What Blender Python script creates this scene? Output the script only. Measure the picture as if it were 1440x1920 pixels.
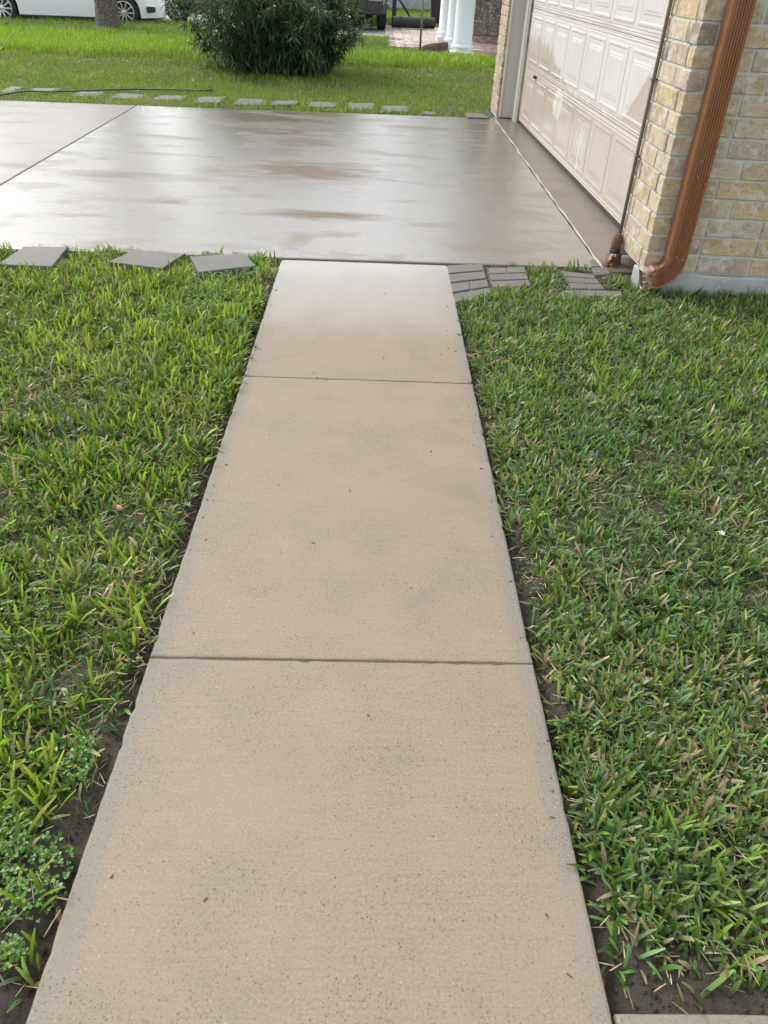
import bpy, bmesh, math, random
import numpy as np
from mathutils import Vector, Matrix

# ------------------------------------------------------------------ clear
for o in list(bpy.data.objects):
    bpy.data.objects.remove(o, do_unlink=True)
scene = bpy.context.scene
COL = scene.collection
random.seed(7)
rng = np.random.default_rng(11)
R = math.radians

# ------------------------------------------------------------------ camera
H = 1.50                                    # camera height above the paving
F = 1450.0; CX, CY = 720.0, 960.0           # focal length and centre in photo pixels
down = np.array([610 - 720, 3000 - 960, F]); down /= np.linalg.norm(down)
v1 = np.array([-5., -1041., F])
fwd = v1 - down * (v1 @ down); fwd /= np.linalg.norm(fwd)
right = np.cross(down, fwd)

def G(x, y, z=0.0):
    """photo pixel -> point on the level plane at height z"""
    d = np.array([x - CX, y - CY, F])
    t = (H - z) / (d @ down)
    p = d * t
    return float(p @ right), float(p @ fwd)

def w_axis(i):
    return Vector((right[i], fwd[i], -down[i]))

cam_d = bpy.data.cameras.new('camera')
cam = bpy.data.objects.new('camera', cam_d)
COL.objects.link(cam)
ix, iy, iz = w_axis(0), w_axis(1), w_axis(2)
M = Matrix.Identity(4)
for r in range(3):
    M[r][0] = ix[r]; M[r][1] = -iy[r]; M[r][2] = -iz[r]
M[2][3] = H
cam.matrix_world = M
cam_d.sensor_fit = 'HORIZONTAL'
cam_d.sensor_width = 36.0
cam_d.lens = 36.0 * F / 1440.0
cam_d.clip_start = 0.05
cam_d.clip_end = 2000
scene.camera = cam

# ------------------------------------------------------------------ light
SUN_EL, SUN_AZ = 44.0, -48.0                # azimuth measured from +Y towards +X
world = bpy.data.worlds.new('World')
scene.world = world
world.use_nodes = True
wn = world.node_tree.nodes; wl = world.node_tree.links
wn.clear()
sky = wn.new('ShaderNodeTexSky'); sky.sky_type = 'NISHITA'; sky.sun_disc = False
sky.sun_elevation = R(SUN_EL); sky.sun_rotation = R(SUN_AZ)
sky.air_density = 1.0; sky.dust_density = 4.0; sky.ozone_density = 1.0; sky.altitude = 0
hs = wn.new('ShaderNodeHueSaturation'); hs.inputs['Saturation'].default_value = 0.30
veil = wn.new('ShaderNodeMix'); veil.data_type = 'RGBA'; veil.inputs[0].default_value = 0.5   # thin even cloud over the whole sky
veil.inputs[7].default_value = (8.0, 8.35, 8.8, 1)
bg = wn.new('ShaderNodeBackground'); bg.inputs['Strength'].default_value = 0.13
wo = wn.new('ShaderNodeOutputWorld')
wl.new(sky.outputs[0], hs.inputs['Color']); wl.new(hs.outputs[0], veil.inputs[6]); wl.new(veil.outputs[2], bg.inputs['Color']); wl.new(bg.outputs[0], wo.inputs['Surface'])

sun_d = bpy.data.lights.new('sun', 'SUN')
sun_d.energy = 1.5; sun_d.angle = R(24); sun_d.color = (1.0, 0.95, 0.87)
sun = bpy.data.objects.new('sun', sun_d); COL.objects.link(sun)
sd = Vector((math.sin(R(SUN_AZ)) * math.cos(R(SUN_EL)), math.cos(R(SUN_AZ)) * math.cos(R(SUN_EL)), math.sin(R(SUN_EL))))
sun.rotation_euler = sd.to_track_quat('Z', 'Y').to_euler()

vs = scene.view_settings
vs.view_transform = 'Standard'; vs.look = 'None'; vs.gamma = 1.0; vs.use_curve_mapping = False
vs.exposure = 0.92

# ------------------------------------------------------------------ helpers: objects
def tag(o, label=None, cat=None, group=None, kind=None):
    if label: o['label'] = label
    if cat: o['category'] = cat
    if group: o['group'] = group
    if kind: o['kind'] = kind
    return o

def empty(name, loc=(0, 0, 0), rz=0.0, parent=None):
    o = bpy.data.objects.new(name, None)
    o.empty_display_size = 0.1
    COL.objects.link(o); o.location = loc; o.rotation_euler = (0, 0, rz)
    if parent: o.parent = parent
    return o

def link(name, me, parent=None, loc=(0, 0, 0), rot=(0, 0, 0)):
    o = bpy.data.objects.new(name, me); COL.objects.link(o)
    o.location = loc; o.rotation_euler = rot
    if parent: o.parent = parent
    return o

class MB:
    def __init__(s): s.v = []; s.f = []
    def add(s, v, f):
        n = len(s.v); s.v += [tuple(p) for p in v]; s.f += [tuple(i + n for i in q) for q in f]; return s
    def box(s, x0, x1, y0, y1, z0, z1, M=None):
        v = [(x, y, z) for z in (z0, z1) for y in (y0, y1) for x in (x0, x1)]
        if M is not None: v = [tuple(M @ Vector(p)) for p in v]
        return s.add(v, [(0, 2, 3, 1), (4, 5, 7, 6), (0, 1, 5, 4), (2, 6, 7, 3), (0, 4, 6, 2), (1, 3, 7, 5)])
    def lathe(s, prof, seg=20, M=None, cap=True):
        v = []; f = []
        for r, z in prof:
            for k in range(seg):
                a = 2 * math.pi * k / seg
                v.append((r * math.cos(a), r * math.sin(a), z))
        for i in range(len(prof) - 1):
            for k in range(seg):
                a = i * seg + k; b = i * seg + (k + 1) % seg
                f.append((a, b, b + seg, a + seg))
        if cap:
            f.append(tuple(range(seg))[::-1]); f.append(tuple(range((len(prof) - 1) * seg, len(prof) * seg)))
        if M is not None: v = [tuple(M @ Vector(p)) for p in v]
        return s.add(v, f)
    def tube(s, pts, rad, seg=8, cap=True):
        pts = [Vector(p) for p in pts]; n = len(pts)
        if not hasattr(rad, '__len__'): rad = [rad] * n
        v = []; f = []
        t0 = (pts[1] - pts[0]).normalized()
        nrm = t0.orthogonal().normalized()
        for i, p in enumerate(pts):
            t = (pts[min(i + 1, n - 1)] - pts[max(i - 1, 0)]).normalized()
            nrm = (nrm - t * nrm.dot(t)).normalized(); b = t.cross(nrm)
            for k in range(seg):
                a = 2 * math.pi * k / seg
                v.append(p + (nrm * math.cos(a) + b * math.sin(a)) * rad[i])
        for i in range(n - 1):
            for k in range(seg):
                a = i * seg + k; c = i * seg + (k + 1) % seg
                f.append((a, c, c + seg, a + seg))
        if cap:
            f.append(tuple(range(seg))[::-1]); f.append(tuple(range((n - 1) * seg, n * seg)))
        return s.add(v, f)
    def loft(s, rings, closed=True, cap=True):
        n = len(rings[0]); v = []; f = []
        for r in rings: v += list(r)
        for i in range(len(rings) - 1):
            for k in range(n if closed else n - 1):
                a = i * n + k; b = i * n + (k + 1) % n
                f.append((a, b, b + n, a + n))
        if cap:
            f.append(tuple(range(n))[::-1]); f.append(tuple(range((len(rings) - 1) * n, len(rings) * n)))
        return s.add(v, f)
    def mesh(s, name, mat=None, smooth=False, bevel=0, seg=1, angle=None):
        me = bpy.data.meshes.new(name)
        me.from_pydata([tuple(p) for p in s.v], [], s.f)
        bm = bmesh.new(); bm.from_mesh(me)
        bmesh.ops.recalc_face_normals(bm, faces=bm.faces)
        if bevel:
            es = [e for e in bm.edges if len(e.link_faces) == 2 and e.calc_face_angle() > 0.5]
            bmesh.ops.bevel(bm, geom=es, offset=bevel, segments=seg, profile=0.5, affect='EDGES')
        if smooth:
            for f_ in bm.faces: f_.smooth = True
            if angle is not None:
                for e in bm.edges:
                    if len(e.link_faces) == 2 and e.calc_face_angle() > angle: e.smooth = False
        bm.to_mesh(me); bm.free()
        if mat: me.materials.append(mat)
        return me
    def obj(s, name, mat, parent=None, loc=(0, 0, 0), rot=(0, 0, 0), **k):
        return link(name, s.mesh(name, mat, **k), parent, loc, rot)

def copy_tree(o, parent=None):
    c = o.copy(); COL.objects.link(c)
    if parent: c.parent = parent
    for ch in o.children: copy_tree(ch, c)
    return c

# ------------------------------------------------------------------ helpers: numpy noise
def _hash(i, j, s):
    n = (i * 374761393 + j * 668265263 + s * 144665) & 0x7fffffff
    n = ((n ^ (n >> 13)) * 1274126177) & 0x7fffffff
    return ((n ^ (n >> 16)) & 0xffff) / 65535.0

def vnoise(x, y, scale=1.0, seed=0, octv=3):
    x = np.asarray(x, float) * scale; y = np.asarray(y, float) * scale
    out = 0.0; amp = 1.0; tot = 0.0
    for k in range(octv):
        i = np.floor(x).astype(np.int64); j = np.floor(y).astype(np.int64)
        fx = x - i; fy = y - j
        fx = fx * fx * (3 - 2 * fx); fy = fy * fy * (3 - 2 * fy)
        a = _hash(i, j, seed + k); b = _hash(i + 1, j, seed + k); c = _hash(i, j + 1, seed + k); d = _hash(i + 1, j + 1, seed + k)
        out = out + amp * ((a * (1 - fx) + b * fx) * (1 - fy) + (c * (1 - fx) + d * fx) * fy)
        tot += amp; amp *= 0.5; x = x * 2.03 + 17.1; y = y * 2.03 + 5.7
    return out / tot

def sstep(a, b, x):
    t = np.clip((x - a) / (b - a), 0, 1); return t * t * (3 - 2 * t)

# ------------------------------------------------------------------ helpers: materials
class NT:
    def __init__(s, name):
        s.m = bpy.data.materials.new(name); s.m.use_nodes = True
        s.t = s.m.node_tree; s.n = s.t.nodes; s.l = s.t.links; s.n.clear()
        s.out = s.n.new('ShaderNodeOutputMaterial')
        s.b = s.n.new('ShaderNodeBsdfPrincipled'); s.l.new(s.b.outputs[0], s.out.inputs['Surface'])
    def new(s, t, **k):
        n = s.n.new(t)
        for a, v in k.items(): setattr(n, a, v)
        return n
    def put(s, sock, v):
        if isinstance(v, bpy.types.NodeSocket): s.l.new(v, sock)
        elif v is not None: sock.default_value = v
    def coord(s, kind='Object'): return s.new('ShaderNodeTexCoord').outputs[kind]
    def map(s, vec, scale=(1, 1, 1), loc=(0, 0, 0), rot=(0, 0, 0)):
        n = s.new('ShaderNodeMapping'); s.l.new(vec, n.inputs[0])
        n.inputs['Scale'].default_value = scale; n.inputs['Location'].default_value = loc; n.inputs['Rotation'].default_value = rot
        return n.outputs[0]
    def noise(s, vec, scale, detail=4, rough=0.55, dist=0.0, color=False):
        n = s.new('ShaderNodeTexNoise'); s.l.new(vec, n.inputs['Vector'])
        n.inputs['Scale'].default_value = scale; n.inputs['Detail'].default_value = detail
        n.inputs['Roughness'].default_value = rough; n.inputs['Distortion'].default_value = dist
        return n.outputs['Color' if color else 'Fac']
    def voro(s, vec, scale, feature='F1', out='Distance'):
        n = s.new('ShaderNodeTexVoronoi'); n.feature = feature; s.l.new(vec, n.inputs['Vector']); n.inputs['Scale'].default_value = scale
        return n.outputs[out]
    def math(s, op, a, b=None, c=None, clamp=False):
        n = s.new('ShaderNodeMath', operation=op, use_clamp=clamp)
        s.put(n.inputs[0], a); s.put(n.inputs[1], b)
        if c is not None: s.put(n.inputs[2], c)
        return n.outputs[0]
    def range(s, v, a, b, c=0.0, d=1.0, smooth=True):
        n = s.new('ShaderNodeMapRange'); n.interpolation_type = 'SMOOTHSTEP' if smooth else 'LINEAR'
        s.put(n.inputs['Value'], v); s.put(n.inputs['From Min'], a); s.put(n.inputs['From Max'], b)
        s.put(n.inputs['To Min'], c); s.put(n.inputs['To Max'], d)
        return n.outputs['Result']
    def mix(s, f, a, b, blend='MIX'):
        n = s.new('ShaderNodeMix', data_type='RGBA', blend_type=blend)
        s.put(n.inputs[0], f)
        for sock, v in ((n.inputs[6], a), (n.inputs[7], b)):
            if isinstance(v, (tuple, list)) and len(v) == 3: v = (*v, 1)
            s.put(sock, v)
        return n.outputs[2]
    def ramp(s, f, stops, interp='LINEAR'):
        n = s.new('ShaderNodeValToRGB'); s.l.new(f, n.inputs[0]); e = n.color_ramp.elements
        n.color_ramp.interpolation = interp
        while len(e) < len(stops): e.new(0.5)
        for k, (p, c) in zip(e, stops): k.position = p; k.color = (*c, 1)
        return n.outputs[0]
    def bump(s, h, strength=0.5, dist=0.01, normal=None):
        n = s.new('ShaderNodeBump'); n.inputs['Strength'].default_value = strength; n.inputs['Distance'].default_value = dist
        s.l.new(h, n.inputs['Height'])
        if normal is not None: s.l.new(normal, n.inputs['Normal'])
        return n.outputs[0]
    def sep(s, vec):
        n = s.new('ShaderNodeSeparateXYZ'); s.l.new(vec, n.inputs[0]); return n.outputs
    def rnd(s): return s.new('ShaderNodeObjectInfo').outputs['Random']
    def set(s, **k):
        for a, v in k.items():
            a = {'base': 'Base Color', 'rough': 'Roughness', 'metal': 'Metallic', 'normal': 'Normal', 'ior': 'IOR', 'spec': 'Specular IOR Level',
                 'coat': 'Coat Weight', 'coatr': 'Coat Roughness', 'trans': 'Transmission Weight'}[a]
            if isinstance(v, (tuple, list)) and len(v) == 3: v = (*v, 1)
            s.put(s.b.inputs[a], v)
        return s.m

def simple(name, base, rough=0.6, metal=0.0, var=0.15, scale=20, bump=0.0, bdist=0.002, coat=0.0, spec=0.5):
    t = NT(name); c = t.coord()
    n = t.noise(c, scale, 5)
    col = t.mix(n, tuple(x * (1 - var) for x in base), tuple(min(1, x * (1 + var)) for x in base))
    k = dict(base=col, rough=t.range(n, 0.2, 0.8, max(0, rough - 0.08), min(1, rough + 0.08)), metal=metal, coat=coat, spec=spec)
    if bump: k['normal'] = t.bump(t.noise(c, scale * 6, 4), bump, bdist)
    return t.set(**k)

# --- concrete of the walkway and the drive (object space = world space)
def concrete(name, tones, edge=None, wet=None, patches=None, pale_end=False, pit=1.0, gloss=(0.55, 0.75)):
    t = NT(name); c = t.coord()
    big = t.noise(c, 1.1, 4, 0.6, 0.4); mid = t.noise(t.map(c, loc=(3, 7, 0)), 4.5, 5, 0.62)
    fine = t.noise(c, 160, 4, 0.7); grit = t.noise(c, 420, 2, 0.6)
    col = t.mix(t.range(big, 0.36, 0.64), tones[0], tones[1])
    col = t.mix(t.range(mid, 0.42, 0.72, 0, 0.75), col, tones[2])
    streak = t.noise(t.map(c, scale=(2.0, 75, 1)), 2.2, 5, 0.7)
    col = t.mix(t.range(streak, 0.40, 0.72, 0.0, 0.32), col, tuple(x * 0.72 for x in tones[2]))
    xyz = t.sep(c)
    if edge:
        x0, x1, w = edge
        wob = t.math('MULTIPLY', t.math('SUBTRACT', mid, 0.5), 0.09)
        ax = t.math('ADD', t.math('MINIMUM', t.math('SUBTRACT', xyz[0], x0), t.math('SUBTRACT', x1, xyz[0])), wob)
        em = t.range(ax, w, w * 0.35)
        col = t.mix(t.math('MULTIPLY', em, 0.8), col, tones[3])
    sm = t.range(fine, 0.3, 0.7, 0.74, 1.2, smooth=False)
    gm = t.range(grit, 0.3, 0.7, 0.90, 1.08, smooth=False)
    cv = t.new('ShaderNodeVectorMath', operation='SCALE'); t.l.new(col, cv.inputs[0]); t.l.new(t.math('MULTIPLY', sm, gm), cv.inputs['Scale'])
    col = cv.outputs[0]
    # pits and pale grains of aggregate
    vn = t.new('ShaderNodeTexVoronoi'); t.l.new(c, vn.inputs['Vector']); vn.inputs['Scale'].default_value = 205
    vr = t.sep(vn.outputs['Color'])[0]
    thr = t.range(vr, 0.35, 1.0, 0.0, 0.42, smooth=False)
    pits = t.math('MULTIPLY', t.math('LESS_THAN', vn.outputs['Distance'], thr), t.range(mid, 0.36, 0.60, 0.05, 1.0))
    vn2 = t.new('ShaderNodeTexVoronoi'); t.l.new(c, vn2.inputs['Vector']); vn2.inputs['Scale'].default_value = 85
    wsp = t.math('LESS_THAN', vn2.outputs['Distance'], t.range(t.sep(vn2.outputs['Color'])[1], 0.86, 1.0, 0.0, 0.22, smooth=False))
    vn3 = t.new('ShaderNodeTexVoronoi'); t.l.new(t.map(c, loc=(0.7, 0.3, 0)), vn3.inputs['Vector']); vn3.inputs['Scale'].default_value = 110
    nn = t.noise(c, 600, 2)
    chip = t.math('LESS_THAN', t.math('ADD', vn3.outputs['Distance'], t.math('MULTIPLY', nn, 0.25)), t.range(t.sep(vn3.outputs['Color'])[2], 0.86, 1.0, 0.0, 0.38, smooth=False))
    pits = t.math('MAXIMUM', pits, chip)
    col = t.mix(t.math('MULTIPLY', pits, 0.68 * pit), col, (0.05, 0.042, 0.034))
    col = t.mix(t.math('MULTIPLY', wsp, 0.35 * pit), col, (0.40, 0.37, 0.32))
    rough = t.range(fine, 0.2, 0.8, gloss[0], gloss[1])
    broom = t.noise(t.map(c, scale=(3, 150, 1)), 1.6, 4, 0.7)
    hgt = t.math('ADD', t.math('MULTIPLY', fine, 0.6), t.math('MULTIPLY', broom, 0.35))
    hgt = t.math('SUBTRACT', hgt, t.math('MULTIPLY', pits, 1.2))
    bstr = 0.34; spec = 0.4
    if pale_end:
        sm1 = t.noise(t.map(c, loc=(11, 3, 0)), 3.4, 5, 0.6, 0.8)
        col = t.mix(t.range(sm1, 0.56, 0.76, 0, 0.6), col, (0.142, 0.122, 0.102))
        sm2 = t.noise(t.map(c, loc=(1, 13, 0)), 2.0, 4, 0.6, 0.4)
        col = t.mix(t.range(sm2, 0.48, 0.70, 0, 0.42), col, (0.25, 0.190, 0.133))
    if pale_end:                                       # lime bloom and damp at the drive end of the path
        y = t.math('ADD', xyz[1], t.math('MULTIPLY', t.math('SUBTRACT', t.noise(c, 3.0, 6, 0.65), 0.5), 0.7))
        e1 = t.range(y, 3.35, 4.75, 0, 1)
        bloom = t.math('MULTIPLY', t.range(t.math('ADD', y, t.math('MULTIPLY', t.noise(c, 30, 5), 0.35)), 4.55, 5.05), 0.6)
        col = t.mix(bloom, col, (0.36, 0.345, 0.315))
        rough = t.math('SUBTRACT', rough, t.math('MULTIPLY', e1, 0.30))
        t.set(coat=t.math('MULTIPLY', e1, 0.9), coatr=0.22)
        col = t.mix(t.math('MULTIPLY', e1, 0.5), col, (0.20, 0.19, 0.172))
        chalk = t.math('MULTIPLY', t.range(y, 3.55, 3.85), t.range(y, 4.5, 4.0))
        col = t.mix(t.math('MULTIPLY', chalk, 0.25), col, (0.32, 0.285, 0.25))
    if wet:
        wn_ = t.noise(t.map(c, scale=(1, 2.6, 1)), 1.3, 5, 0.6, 0.6)
        w = t.range(wn_, 0.32, 0.50, 0.35, 1.0)
        if patches:
            dn = t.noise(t.map(c, scale=(1, 3.2, 1)), 2.6, 6, 0.65, 0.8)
            for (px, py, rx, ry, k) in patches:
                dx = t.math('DIVIDE', t.math('SUBTRACT', xyz[0], px), rx); dy = t.math('DIVIDE', t.math('SUBTRACT', xyz[1], py), ry)
                d = t.math('SQRT', t.math('ADD', t.math('MULTIPLY', dx, dx), t.math('MULTIPLY', dy, dy)))
                d = t.math('ADD', d, t.math('MULTIPLY', t.math('SUBTRACT', dn, 0.5), 2.4))
                m_ = t.range(t.math('ADD', d, t.math('MULTIPLY', t.math('SUBTRACT', fine, 0.5), 0.9)), 0.10, 1.45, k, 0.0)
                w = t.math('MULTIPLY', w, t.math('SUBTRACT', 1.0, m_))
                col = t.mix(t.math('MULTIPLY', m_, 0.7), col, (0.105, 0.078, 0.052))
        spec = t.range(w, 0.0, 0.6, 0.12, 0.4)
        w = t.math('MULTIPLY', w, wet)
        col = t.mix(t.math('MULTIPLY', w, 0.45), col, (0.125, 0.108, 0.087))
        rough = t.math('SUBTRACT', rough, t.math('MULTIPLY', w, t.math('ADD', 0.34, t.math('MULTIPLY', mid, 0.16))))
        t.set(coat=w, coatr=t.range(t.math('ADD', mid, t.math('MULTIPLY', fine, 0.3)), 0.4, 0.9, 0.07, 0.22))
        t.b.inputs['Coat IOR'].default_value = 1.54
        bstr = 0.22
    nrm = t.bump(hgt, bstr, 0.004)
    if wet:
        rip = t.noise(t.map(c, scale=(1, 1.6, 1)), 14, 4, 0.6)
        cn = t.bump(t.math('ADD', t.math('MULTIPLY', rip, 0.7), t.math('MULTIPLY', hgt, 0.9)), 0.15, 0.02)
        t.l.new(cn, t.b.inputs['Coat Normal'])
    return t.set(base=col, rough=rough, normal=nrm, spec=spec)

WX0, WX1 = -0.540, 0.468
m_walk = concrete('walk_concrete', [(0.226, 0.184, 0.130), (0.240, 0.190, 0.131), (0.194, 0.166, 0.127), (0.176, 0.165, 0.140)], edge=(WX0, WX1, 0.060), pale_end=True)
m_drive = concrete('drive_concrete', [(0.215, 0.182, 0.142), (0.195, 0.168, 0.134), (0.165, 0.138, 0.105), (0.3, 0.3, 0.3)], wet=1.0, pit=0.6,
                   patches=[(-0.72, 8.45, 0.50, 0.34, 0.9), (-0.62, 7.2, 0.62, 0.48, 0.95), (-2.05, 6.7, 0.55, 0.16, 0.7), (-0.35, 5.78, 0.42, 0.11, 0.8),
                            (0.6, 9.6, 0.5, 0.16, 0.7), (-0.9, 9.4, 0.5, 0.22, 0.5), (-1.75, 5.95, 0.5, 0.07, 0.5), (-0.35, 9.95, 0.8, 0.12, 0.6)])
m_drive_dry = concrete('drive_concrete_drier', [(0.225, 0.194, 0.155), (0.204, 0.178, 0.145), (0.18, 0.152, 0.12), (0.3, 0.3, 0.3)], wet=0.6, pit=0.6)
m_apron = concrete('apron_concrete', [(0.16, 0.128, 0.093), (0.143, 0.115, 0.086), (0.125, 0.10, 0.076), (0.3, 0.3, 0.3)], wet=0.55, pit=0.6)
m_paver = concrete('paver_concrete', [(0.142, 0.134, 0.123), (0.128, 0.122, 0.114), (0.112, 0.106, 0.098), (0.3, 0.3, 0.3)], pit=0.8)
m_road = concrete('road_concrete', [(0.34, 0.325, 0.30), (0.30, 0.29, 0.27), (0.27, 0.255, 0.24), (0.3, 0.3, 0.3)], pit=0.4)
m_asphalt = simple('wet_asphalt', (0.05, 0.048, 0.048), 0.35, var=0.3, scale=30, bump=0.4)
m_joint = simple('joint_dirt', (0.085, 0.07, 0.055), 0.9, var=0.4, scale=60, bump=0.8, bdist=0.004)
m_caulk = simple('caulk', (0.33, 0.31, 0.275), 0.6, var=0.3, scale=40, bump=0.4)

def mk_soil():
    t = NT('soil'); c = t.coord()
    n1 = t.noise(c, 3, 5); n2 = t.noise(c, 45, 6, 0.7); n3 = t.noise(c, 220, 4, 0.7)
    col = t.mix(t.range(n1, 0.35, 0.65), (0.060, 0.048, 0.037), (0.098, 0.080, 0.063))
    col = t.mix(t.range(n2, 0.4, 0.7, 0, 0.6), col, (0.030, 0.024, 0.018))
    h = t.math('ADD', n2, t.math('MULTIPLY', n3, 0.4))
    return t.set(base=col, rough=t.range(n2, 0.3, 0.7, 0.5, 0.85), normal=t.bump(h, 1.0, 0.022), spec=0.35)
m_soil = mk_soil()

def mk_ground():
    t = NT('far_ground'); c = t.coord()
    col = t.mix(t.noise(c, 0.6, 6), (0.055, 0.085, 0.02), (0.10, 0.125, 0.035))
    return t.set(base=col, rough=0.9, normal=t.bump(t.noise(c, 30, 5), 0.8, 0.05), spec=0.2)
m_ground = mk_ground()

def mk_grass(name, transl=0.38, rough=0.42):
    t = NT(name)
    a = t.new('ShaderNodeAttribute'); a.attribute_name = 'Col'
    col = a.outputs['Color']
    t.set(base=col, rough=rough, spec=0.45)
    tr = t.new('ShaderNodeBsdfTranslucent')
    tc = t.mix(0.45, col, (0.30, 0.42, 0.03), 'MIX')
    t.l.new(tc, tr.inputs['Color'])
    mx = t.new('ShaderNodeMixShader'); mx.inputs[0].default_value = transl
    t.l.new(t.b.outputs[0], mx.inputs[1]); t.l.new(tr.outputs[0], mx.inputs[2]); t.l.new(mx.outputs[0], t.out.inputs['Surface'])
    return t.m
m_grass = mk_grass('grass_blade', 0.42, 0.36)
m_straw = mk_grass('straw', 0.1, 0.7)
m_leaf = mk_grass('leaf', 0.22, 0.36)

def mk_brick(name, stops, mottle=0.35):
    t = NT(name); c = t.coord(); r = t.rnd()
    off = t.new('ShaderNodeVectorMath', operation='ADD'); t.l.new(c, off.inputs[0])
    sc = t.new('ShaderNodeVectorMath', operation='SCALE'); sc.inputs[0].default_value = (37.0, 17.0, 53.0); t.l.new(r, sc.inputs['Scale'])
    t.l.new(sc.outputs[0], off.inputs[1]); v = off.outputs[0]
    base = t.ramp(r, stops, 'CONSTANT')
    n = t.noise(v, 9, 6, 0.65, 0.5); n2 = t.noise(v, 60, 5, 0.7); n3 = t.noise(t.map(v, loc=(9, 9, 9)), 14, 6, 0.7)
    col = t.mix(t.range(n, 0.45, 0.70, 0, 0.6), base, (0.22, 0.155, 0.115))
    col = t.mix(t.range(n3, 0.47, 0.64, 0, 0.8), col, (0.56, 0.51, 0.45))
    col = t.mix(t.range(t.noise(v, 130, 4, 0.7), 0.54, 0.66, 0, 0.6), col, (0.60, 0.55, 0.48))
    col = t.mix(t.range(n2, 0.52, 0.70, 0, mottle), col, (0.12, 0.085, 0.062))
    scr = t.noise(t.map(v, scale=(6, 60, 60)), 3, 4, 0.7)
    h = t.math('ADD', t.math('MULTIPLY', n2, 0.8), t.math('MULTIPLY', scr, 0.5))
    return t.set(base=col, rough=0.85, normal=t.bump(h, 1.0, 0.006), spec=0.3)
m_brick = mk_brick('tan_brick', [(0, (0.46, 0.36, 0.195)), (0.15, (0.40, 0.325, 0.20)), (0.30, (0.40, 0.315, 0.25)), (0.42, (0.46, 0.39, 0.275)), (0.57, (0.27, 0.22, 0.172)), (0.67, (0.42, 0.335, 0.205)), (0.78, (0.38, 0.295, 0.24)), (0.90, (0.46, 0.38, 0.24))], 0.5)
m_brick_dark = mk_brick('grey_brick', [(0, (0.15, 0.125, 0.115)), (0.3, (0.18, 0.155, 0.14)), (0.6, (0.13, 0.112, 0.105)), (0.8, (0.21, 0.18, 0.16))], 0.5)
m_tile = mk_brick('patio_tile', [(0, (0.42, 0.33, 0.30)), (0.3, (0.47, 0.40, 0.37)), (0.55, (0.36, 0.28, 0.26)), (0.8, (0.50, 0.45, 0.43))], 0.2)
m_tile_red = mk_brick('porch_tile', [(0, (0.24, 0.15, 0.13)), (0.3, (0.28, 0.19, 0.165)), (0.55, (0.20, 0.135, 0.12)), (0.8, (0.30, 0.22, 0.20))], 0.2)
m_mortar = simple('mortar', (0.42, 0.44, 0.425), 0.9, var=0.22, scale=14, bump=0.7, bdist=0.004)
m_mortar_dark = simple('dark_mortar', (0.24, 0.22, 0.21), 0.9, var=0.15, scale=14, bump=0.5)

def mk_footing():
    t = NT('painted_footing'); c = t.coord()
    n = t.noise(c, 5, 6, 0.65); n2 = t.noise(c, 70, 5, 0.7); n3 = t.noise(t.map(c, loc=(5, 5, 5)), 9, 6, 0.7, 0.6)
    col = t.mix(t.range(n, 0.35, 0.65), (0.26, 0.285, 0.285), (0.34, 0.355, 0.345))
    col = t.mix(t.range(n3, 0.60, 0.64, 0, 0.8), col, (0.50, 0.49, 0.45))
    z = t.sep(c)[2]
    dirt = t.math('MULTIPLY', t.range(t.math('ADD', z, t.math('MULTIPLY', n, 0.08)), 0.075, 0.02), 0.55)
    col = t.mix(dirt, col, (0.16, 0.135, 0.105))
    col = t.mix(t.math('MULTIPLY', t.math('GREATER_THAN', n2, 0.66), 0.5), col, (0.09, 0.08, 0.07))
    return t.set(base=col, rough=0.8, normal=t.bump(t.math('ADD', n2, n), 0.6, 0.006))
m_footing = mk_footing()

def mk_spout():
    t = NT('copper_paint'); c = t.coord()
    n = t.noise(t.map(c, scale=(1, 1, 0.25)), 16, 6, 0.65); n2 = t.noise(c, 90, 5, 0.7); n3 = t.noise(t.map(c, loc=(4, 2, 1)), 11, 6, 0.7)
    col = t.mix(t.range(n, 0.3, 0.7), (0.205, 0.085, 0.034), (0.265, 0.115, 0.050))
    col = t.mix(t.range(n3, 0.60, 0.72, 0, 0.5), col, (0.20, 0.09, 0.05))
    col = t.mix(t.math('MULTIPLY', t.math('GREATER_THAN', n2, 0.73), 0.7), col, (0.45, 0.36, 0.28))
    return t.set(base=col, rough=t.range(n, 0.3, 0.7, 0.33, 0.5), metal=0.15, normal=t.bump(n2, 0.12, 0.002), spec=0.5)
m_spout = mk_spout()
m_screw = simple('dull_screw', (0.28, 0.20, 0.15), 0.5, metal=0.4)
def mk_elbow():
    t = NT('worn_copper_elbow'); c = t.coord()
    n = t.noise(c, 22, 6, 0.7); n2 = t.noise(t.map(c, loc=(2, 3, 4)), 14, 6, 0.75)
    col = t.mix(t.range(n, 0.3, 0.7), (0.19, 0.07, 0.032), (0.28, 0.125, 0.068))
    x = t.sep(c)[0]
    pale = t.math('MULTIPLY', t.range(t.math('ADD', x, t.math('MULTIPLY', n2, 0.09)), 0.115, 0.0), 0.9)
    col = t.mix(pale, col, (0.42, 0.34, 0.30))
    return t.set(base=col, rough=0.38, metal=0.3, normal=t.bump(n, 0.15, 0.003))
m_elbow = mk_elbow()

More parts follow.
